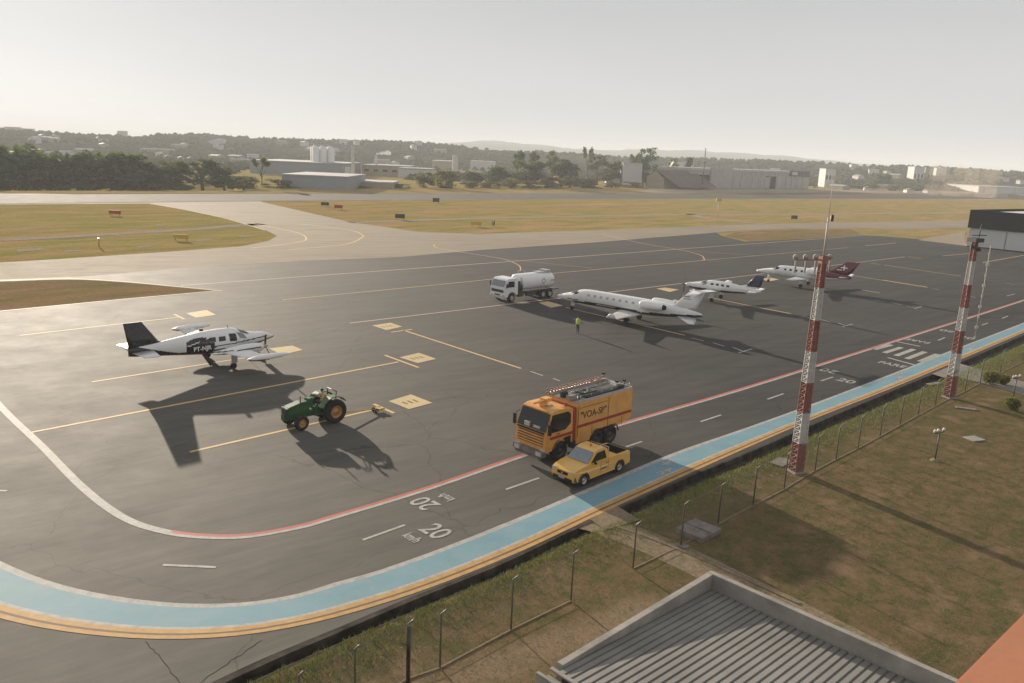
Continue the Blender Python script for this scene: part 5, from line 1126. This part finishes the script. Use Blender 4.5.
for px, pyb, pt, wd, kd, lb in ((-22, 189, 143, 60, 'round', 'tree cut by the left edge of the picture, tallest of the left wood'), (10, 188.5, 144, 46, 'round', 'dark tall tree near the left edge with flat top'), (38, 188.5, 152, 40, 'round', 'second lower tree from the left edge, brownish'), (60, 188.5, 155, 34, 'sparse', 'thin open crowned tree between the two low left trees'), (78, 188.5, 152.5, 36, 'round', 'brownish round tree left of the broad dome shaped tree'),
        (112, 188.5, 151.5, 48, 'round', 'broad dome shaped dark green tree, left half of the big dome'), (134, 188.5, 153, 46, 'round', 'broad dome shaped dark green tree, right half of the big dome'), (160, 187.8, 165, 22, 'bush', 'low shrub filling the dip right of the big dome'), (178, 187.8, 160, 30, 'round', 'lower open tree right of the dip in the left wood'), (203, 187.8, 157, 34, 'sparse', 'tree with feathery top, tallest right of the dip'), (225, 187.8, 166, 30, 'round', 'low dark tree near the right end of the left wood'), (246, 187.8, 175, 26, 'bush', 'low scrub at the right end of the left wood'), (262, 186.5, 158, 16, 'umbrella', 'thin dark tree standing out before the bluish factory'), (278, 187.5, 178, 26, 'bush', 'low dark bush in front of the pale warehouse'),
        (20, 188.6, 166, 44, 'bush', 'undergrowth below the dark flat topped tree'), (95, 188.6, 168, 40, 'bush', 'undergrowth below the left edge of the big dome'), (150, 188, 170, 30, 'bush', 'undergrowth below the right edge of the big dome'), (55, 188.6, 168, 36, 'bush', 'undergrowth below the thin open crowned tree')):
    plant(px, 191.8 if px < 232 else pyb, pt, wd * 1.1, kd, lb, LT, 355 if px < 232 else None)
MT = 'trees in the middle beyond the runway'
for px, pyb, pt, wd, kd, lb in ((380, 186.5, 180, 18, 'bush', 'small bush in front of the beige plant building'), (424, 187.5, 171, 24, 'bush', 'round green bush, left of a pair at the start of the middle scrub'), (446, 187.8, 169, 28, 'bush', 'round green bush, right of a pair at the start of the middle scrub'), (472, 184, 171, 20, 'round', 'small tree behind the pair of round bushes'), (498, 185, 166, 26, 'round', 'medium tree left of the tall group in the middle'),
        (517, 184, 149, 16, 'sparse', 'leftmost tall thin tree of the middle group'), (534, 184, 150, 15, 'sparse', 'second tall thin tree of the middle group'), (552, 184, 149, 15, 'sparse', 'third tall thin tree of the middle group'), (528, 186, 160, 34, 'round', 'dark broad tree under the tall thin ones'), (566, 185.5, 159, 30, 'round', 'broad tree right of the three tall thin ones'), (587, 184, 148.5, 10, 'umbrella', 'single slender tree with small round tuft on top'), (597, 185, 154, 20, 'sparse', 'tree right of the slender tufted one'), (610, 185, 160, 24, 'round', 'tree just left of the white block'),
        (646, 186, 146, 20, 'sparse', 'tall bare crowned tree rising over the white block'), (643, 186.5, 156, 15, 'pine', 'dark conical tree between the white block and the shed'), (633, 184, 154, 16, 'round', 'tree behind the white block'), (672, 185, 157, 10, 'sparse', 'thin tree behind the shed roof'), (688, 185, 155, 12, 'pine', 'pointed tree behind the hangar left of the thin pole'), (882, 188.5, 173, 16, 'round', 'lone round tree right of the hangar row'), (872, 189, 182, 16, 'bush', 'low bush left of the lone round tree'), (896, 189.6, 184, 18, 'bush', 'low bush right of the lone round tree')):
    plant(px, pyb, pt, wd, kd, lb, MT)
SB = 'scrub bushes along the far side of the runway'
k = 0
for px, pyb, pt, wd in ((470, 188, 180, 22), (490, 188, 181, 24), (511, 188, 178, 24), (530, 188, 180, 24), (552, 188, 176, 24), (570, 188, 175, 24), (590, 188, 178, 26), (612, 188, 180, 22), (632, 187.5, 181, 22), (300, 188, 185, 16), (340, 188, 184, 22), (362, 188, 185, 20), (402, 188, 183, 18), (915, 190.5, 186, 20), (935, 191, 186, 20), (952, 191.5, 187, 18), (985, 192.5, 187.5, 24), (1010, 193, 188.5, 24), (848, 188, 183, 18), (860, 188.5, 184.5, 12)):
    o = plant(px, pyb, pt, wd, 'bush', 'low dry scrub bush along the far runway edge', SB, nm='bush'); o['category'] = 'bush'; k += 1
# the two clipped bushes on the lawn and the larger one behind
def shrub(px, py, r, label, seed):
    rnd = random.Random(seed); p = g(px, py); t = empty('shrub', (p.x, p.y, 0), 0, label, 'bush', 'clipped bushes on the lawn'); mb = MB()
    for k in range(8):
        a = k * 2 * PI / 8; leaves(mb, rnd, (r * .35 * math.cos(a), r * .35 * math.sin(a), r * .75 + rnd.uniform(-.1, .15)), (r * .68, r * .68, r * .68), 420, .06)
    mb.build('foliage', LG, t, fix=False); mb = MB(); mb.tube([(0, 0, -.1), (0, 0, r)], [.06, .04]); mb.build('trunk', BK, t)
shrub(1011, 409.5, .62, 'clipped round bush on the open lawn below the right floodlight', 3)
shrub(990, 384, .75, 'dark larger bush beside the access path', 4)
shrub(1003, 384, .5, 'pale small bush right of the dark larger one', 5)

# grass blades on the lawn
s = NT('grass blades'); ge = s.n('NewGeometry'); rp = s.n('ValToRGB'); rp.color_ramp.elements[0].color = (.09, .11, .03, 1); rp.color_ramp.elements[1].color = (.30, .22, .12, 1)
e_ = rp.color_ramp.elements.new(.45); e_.color = (.16, .14, .055, 1); s.l(ge.outputs['Random Per Island'], rp.inputs[0]); s.col(rp.outputs[0]); s.rough(.8)
mb = MB(); rnd = random.Random(5); lep = [(p.x, p.y) for p in LE]
LEa = np.array(lep)
def tuft(x, y, hh, n):
    for _ in range(n):
        a = rnd.uniform(0, 6.28); lx, ly = math.cos(a) * .012, math.sin(a) * .012; dx, dy = rnd.gauss(0, .05), rnd.gauss(0, .05); ox, oy = rnd.gauss(0, .05), rnd.gauss(0, .05); h_ = hh * rnd.uniform(.5, 1.3)
        b = len(mb.v); mb.v += [(x + ox - lx, y + oy - ly, -.05), (x + ox + lx, y + oy + ly, -.05), (x + ox + dx, y + oy + dy, h_ - .04)]; mb.f.append([b, b + 1, b + 2]); mb.m.append(0); mb.sm.append(False)
for i in range(len(LE) - 1):      # taller growth along the drain
    a, b = LE[i], LE[i + 1]; L = (b - a).length
    if a.y < 8 or a.y > 130: continue
    for _ in range(int(L * 120)):
        q = a.lerp(b, rnd.random()); o_ = abs(rnd.gauss(0, .95)) - .04; tuft(q.x + o_ * .7, q.y - o_ * .7, .14, 3)
s2 = NT('verge grass'); ge = s2.n('NewGeometry'); s2.col(s2.mix(ge.outputs['Random Per Island'], (.17, .22, .04), (.34, .36, .09))); s2.rough(.8)
tag(mb.build('verge_grass', s2.m, None, fix=False), 'taller green grass fringe along the drain', 'grass', None, 'stuff'); mb = MB()
cnt = 0
while cnt < 15000:
    px = rnd.uniform(250, 1035); py = rnd.uniform(345, 690); p = g(px, py)
    k = int(np.argmin((LEa[:, 0] - p.x) ** 2 + (LEa[:, 1] - p.y) ** 2)); q = LE[k]
    if (p.x - q.x) - (p.y - q.y) < .3: continue
    r_ = p - A3; u_ = Vector((math.cos(R(-45)), math.sin(R(-45)), 0)); v_ = Vector((-u_.y, u_.x, 0))
    if -9 < r_.dot(v_) < .3 and -.3 < r_.dot(u_) < 27: continue
    tuft(p.x, p.y, .055 * (1 if py < 560 else .6), 3); cnt += 1
tag(mb.build('grass_blades', s.m, None, fix=False), 'short dry grass blades and green weeds over the lawn', 'grass', None, 'stuff')

# ------------------------------------------------------------------ hills, far town, woods
def hillmat(name, a, b, c_, sc):
    s = NT(name); f = s.ramp(s.noise(sc, s.vec((1, 1, 2)), 7, .7), .4, .6); c = s.mix(f, a, b); c = s.mix(s.ramp(s.noise(sc * 4, detail=6, rough=.8), .5, .64), c, c_); s.col(c); s.rough(1.); s.b.inputs['Specular IOR Level'].default_value = 0; return s.m
HM1 = hillmat('wooded slope', (.035, .042, .022), (.06, .062, .036), (.11, .09, .065), .012); HM2 = hillmat('far hills', (.06, .07, .045), (.12, .12, .075), (.14, .12, .08), .004)
def ridge(prof, D, back, front, m, rough, seed, name='hills'):
    xs = list(range(prof[0][0], prof[-1][0] + 1, 4)); rnd = random.Random(seed); ys = [float(np.interp(x, [p[0] for p in prof], [p[1] for p in prof])) for x in xs]
    rows = [(-front, 0), (-front * .7, .25), (-front * .4, .62), (-front * .15, .9), (0, 1.), (back * .4, .8), (back, 0)]; mb = MB(); vs = []
    for x, y in zip(xs, ys):
        y += math.sin(x * .13 + seed) * rough + math.sin(x * .047 + seed * 2) * rough * 1.3 + rnd.gauss(0, rough * .4)
        for dd, k in rows:
            p = at_dist(x, y, D); q = Vector((p.x, p.y, 0)) * ((D + dd) / D); vs.append((q.x, q.y, -.6 + max(.2, p.z + .6) * k if k > 0 else -13.))
    n = len(rows); mb.add(vs, [(i * n + j, i * n + j + 1, (i + 1) * n + j + 1, (i + 1) * n + j) for i in range(len(xs) - 1) for j in range(n - 1)], 0, True); return struct(mb, name, m), (xs, ys, D)
ridge([(300, 155), (380, 150), (440, 143.5), (480, 140.5), (540, 145), (600, 150), (700, 150), (760, 154.5), (830, 160), (900, 167), (980, 172), (1040, 174), (1200, 180)], 4200, 1500, 1500, HM2, .4, 3)
ridge([(-160, 128), (-60, 128), (0, 131), (40, 135), (100, 136.5), (180, 136.5), (190, 134), (230, 135), (245, 137.5), (300, 141), (400, 142.5), (450, 146), (500, 150), (560, 154), (640, 159), (700, 162), (760, 161), (800, 163), (870, 166), (930, 169.5), (960, 170), (1000, 173), (1040, 175), (1200, 181)], 1250, 400, 450, HM1, .5, 8)
# woods on the slope: one mass
mb = MB(); rnd = random.Random(11)
def blob(p, r):
    b = len(mb.v); n = 6
    vs = [Vector((0, 0, r * rnd.uniform(.8, 1.2)))] + [Vector((r * math.cos(a) * rnd.uniform(.7, 1.2), r * math.sin(a) * rnd.uniform(.7, 1.2), r * rnd.uniform(.2, .6))) for a in [2 * PI * k / n for k in range(n)]] + [Vector((r * .8 * math.cos(a), r * .8 * math.sin(a), -r * .8)) for a in [2 * PI * k / n for k in range(n)]]
    fs = [(0, 1 + k, 1 + (k + 1) % n) for k in range(n)] + [(1 + k, 7 + k, 7 + (k + 1) % n, 1 + (k + 1) % n) for k in range(n)]
    mb.add([p + v for v in vs], fs)
skyx = [-160, 0, 100, 190, 300, 400, 500, 640, 760, 870, 960, 1100]; skyy = [128, 131, 136.5, 135, 141, 142.5, 150, 159, 161, 166, 170, 178]
for _ in range(10000):
    px = rnd.uniform(-100, 1120); ty = float(np.interp(px, skyx, skyy)); D = 480 + 800 * rnd.random() ** .8
    k = min(1, max(0, (D - 800) / 450)); kk = k * k * (3 - 2 * k); ztop = at_dist(px, ty, 1250).z; p = at_dist(px, 100, D); z = -.6 + (ztop + .6) * kk
    if math.sin(px * .02 + D * .011) + math.sin(px * .051 - D * .017) + rnd.gauss(0, .5) < -.55: continue
    if 270 < px < 410 and D < 640: continue
    if D < 640 and px > 600: continue
    if g(px, 190 if px < 900 else 193).length > D * .93 and px > 560: continue
    blob(Vector((p.x, p.y, z)), rnd.uniform(1.6, 4.4))
tag(mb.build('distant_woods', hillmat('distant woods', (.05, .06, .032), (.085, .09, .05), (.13, .11, .07), .05), None, fix=False), 'hazy woods covering the slopes behind the factories', 'woods', None, 'stuff')  # woods tones lightened, painting in part of the haze
# far town houses on the slope
hp = {}
for i, (w_, d_, h_, mm, rm) in enumerate(((14, 10, 5, bw, cr), (26, 14, 6, be, br_), (18, 12, 9, bw, br_))):
    t = empty('distant_house'); mb = MB(); mb.box((0, 0, h_ / 2 - 1), (w_, d_, h_ + 2)); mb.build('wall', mm, t)
    mb = MB(); mb.add([(-w_ / 2 - .5, -d_ / 2 - .5, h_), (-w_ / 2 - .5, d_ / 2 + .5, h_), (-w_ / 2 - .5, 0, h_ + 2.2), (w_ / 2 + .5, -d_ / 2 - .5, h_), (w_ / 2 + .5, d_ / 2 + .5, h_), (w_ / 2 + .5, 0, h_ + 2.2)], [(0, 1, 2), (3, 5, 4), (0, 2, 5, 3), (1, 4, 5, 2)]); mb.build('roof', rm, t); hp[i] = t
rnd = random.Random(21); first = set()
for n in range(80):
    px = rnd.uniform(-40, 470) if rnd.random() < .72 else rnd.uniform(700, 1040); D = rnd.uniform(720, 1180); ty = float(np.interp(px, skyx, skyy)); k = min(1, max(0, (D - 800) / 450)); kk = k * k * (3 - 2 * k); ztop = at_dist(px, ty, 1250).z; p = at_dist(px, 100, D); z = -.6 + (ztop + .6) * kk
    i = rnd.randrange(3); c = hp[i] if i not in first else copy_tree(hp[i]); first.add(i); c.location = (p.x, p.y, z); c.rotation_euler = (0, 0, rnd.uniform(0, 3)); c.scale = (.6, .6, .55)
    side = 'left' if px < 480 else 'right'
    tag(c, 'small hazy house among the woods on the far slope at the %s' % side, 'house', 'far houses on the %s slope' % side)
for px, py0, pt, w_, lab in ((3, 138, 127.5, 16, 'leftmost hazy tower block on the skyline'), (14, 138, 127, 17, 'second hazy tower block from the left on the skyline'), (26, 138, 128.5, 18, 'third hazy tower block from the left on the skyline'), (123, 142, 131, 13, 'lone hazy tower block on the skyline above the big dome tree'), (397, 146, 141.5, 9, 'hazy greenish block on the skyline above the steam plume')):
    p = at_dist(px, py0, 1300); zt = at_dist(px, pt, 1300).z; t = empty('tower_block', (p.x, p.y, 0), rnd.uniform(0, 1), lab, 'tower block', 'hazy tower blocks on the skyline'); mb = MB(); mb.box((0, 0, zt / 2), (w_, w_, zt)); mb.build('wall', bw, t); mb = MB()
    for k in range(5): mb.box((0, 0, zt - 2 - k * 3), (w_ + .3, w_ * .7, 1.2))
    mb.build('window', M['grey'], t)
# steam and dust
def puff(name, pts, label, col, dens, cat_):
    mb = MB(); rnd = random.Random(len(pts) * 7)
    bm = bmesh.new()
    for c, r in pts:
        bmesh.ops.create_icosphere(bm, subdivisions=2, radius=r, matrix=Matrix.Translation(c))
    for v in bm.verts: v.co += Vector((rnd.gauss(0, .12), rnd.gauss(0, .12), rnd.gauss(0, .12))) * (pts[0][1] * .6)
    me = bpy.data.meshes.new(name); bm.to_mesh(me); bm.free(); o = bpy.data.objects.new(name, me); C.objects.link(o)
    m = bpy.data.materials.new(name); m.use_nodes = True; t = m.node_tree; t.nodes.remove(t.nodes['Principled BSDF']); v = t.nodes.new('ShaderNodeVolumePrincipled'); v.inputs['Color'].default_value = (*col, 1); v.inputs['Density'].default_value = dens; t.links.new(v.outputs[0], t.nodes['Material Output'].inputs['Volume']); me.materials.append(m)
    return tag(o, label, cat_, None, 'stuff')
pc = g(376, 175); top = Vector((pc.x, pc.y, 14)); puff('steam_plume', [(top + Vector((.6 + i * .9 + random.uniform(-.4, .4), .5 * i, -.6 + i * .16 + random.uniform(-.4, .5))), .75 + .09 * i) for i in range(9)], 'white steam drifting right from the short chimney', (.95, .95, .95), .35, 'steam')
dc = at_dist(962, 190, 700); rnd = random.Random(2)
puff('dust_cloud', [(Vector((dc.x + rnd.uniform(-24, 24), dc.y + rnd.uniform(-10, 10), 2 + abs(rnd.gauss(0, 7)))), rnd.uniform(5, 9)) for i in range(16)], 'tan dust cloud rising beyond the right infield', (.85, .72, .58), .02, 'dust')
# haze
mb = MB(); mb.box((0, 1800, 44.5), (9600, 9000, 93)); ho = mb.build('haze', [], None); m = bpy.data.materials.new('haze air'); m.use_nodes = True; t = m.node_tree; t.nodes.remove(t.nodes['Principled BSDF'])
v = t.nodes.new('ShaderNodeVolumePrincipled'); v.inputs['Color'].default_value = (.86, .90, .95, 1); v.inputs['Density'].default_value = .0003; v.inputs['Anisotropy'].default_value = .0; t.links.new(v.outputs[0], t.nodes['Material Output'].inputs['Volume']); ho.data.materials.append(m)
tag(ho, 'pale haze over the airfield', 'haze', None, 'stuff')
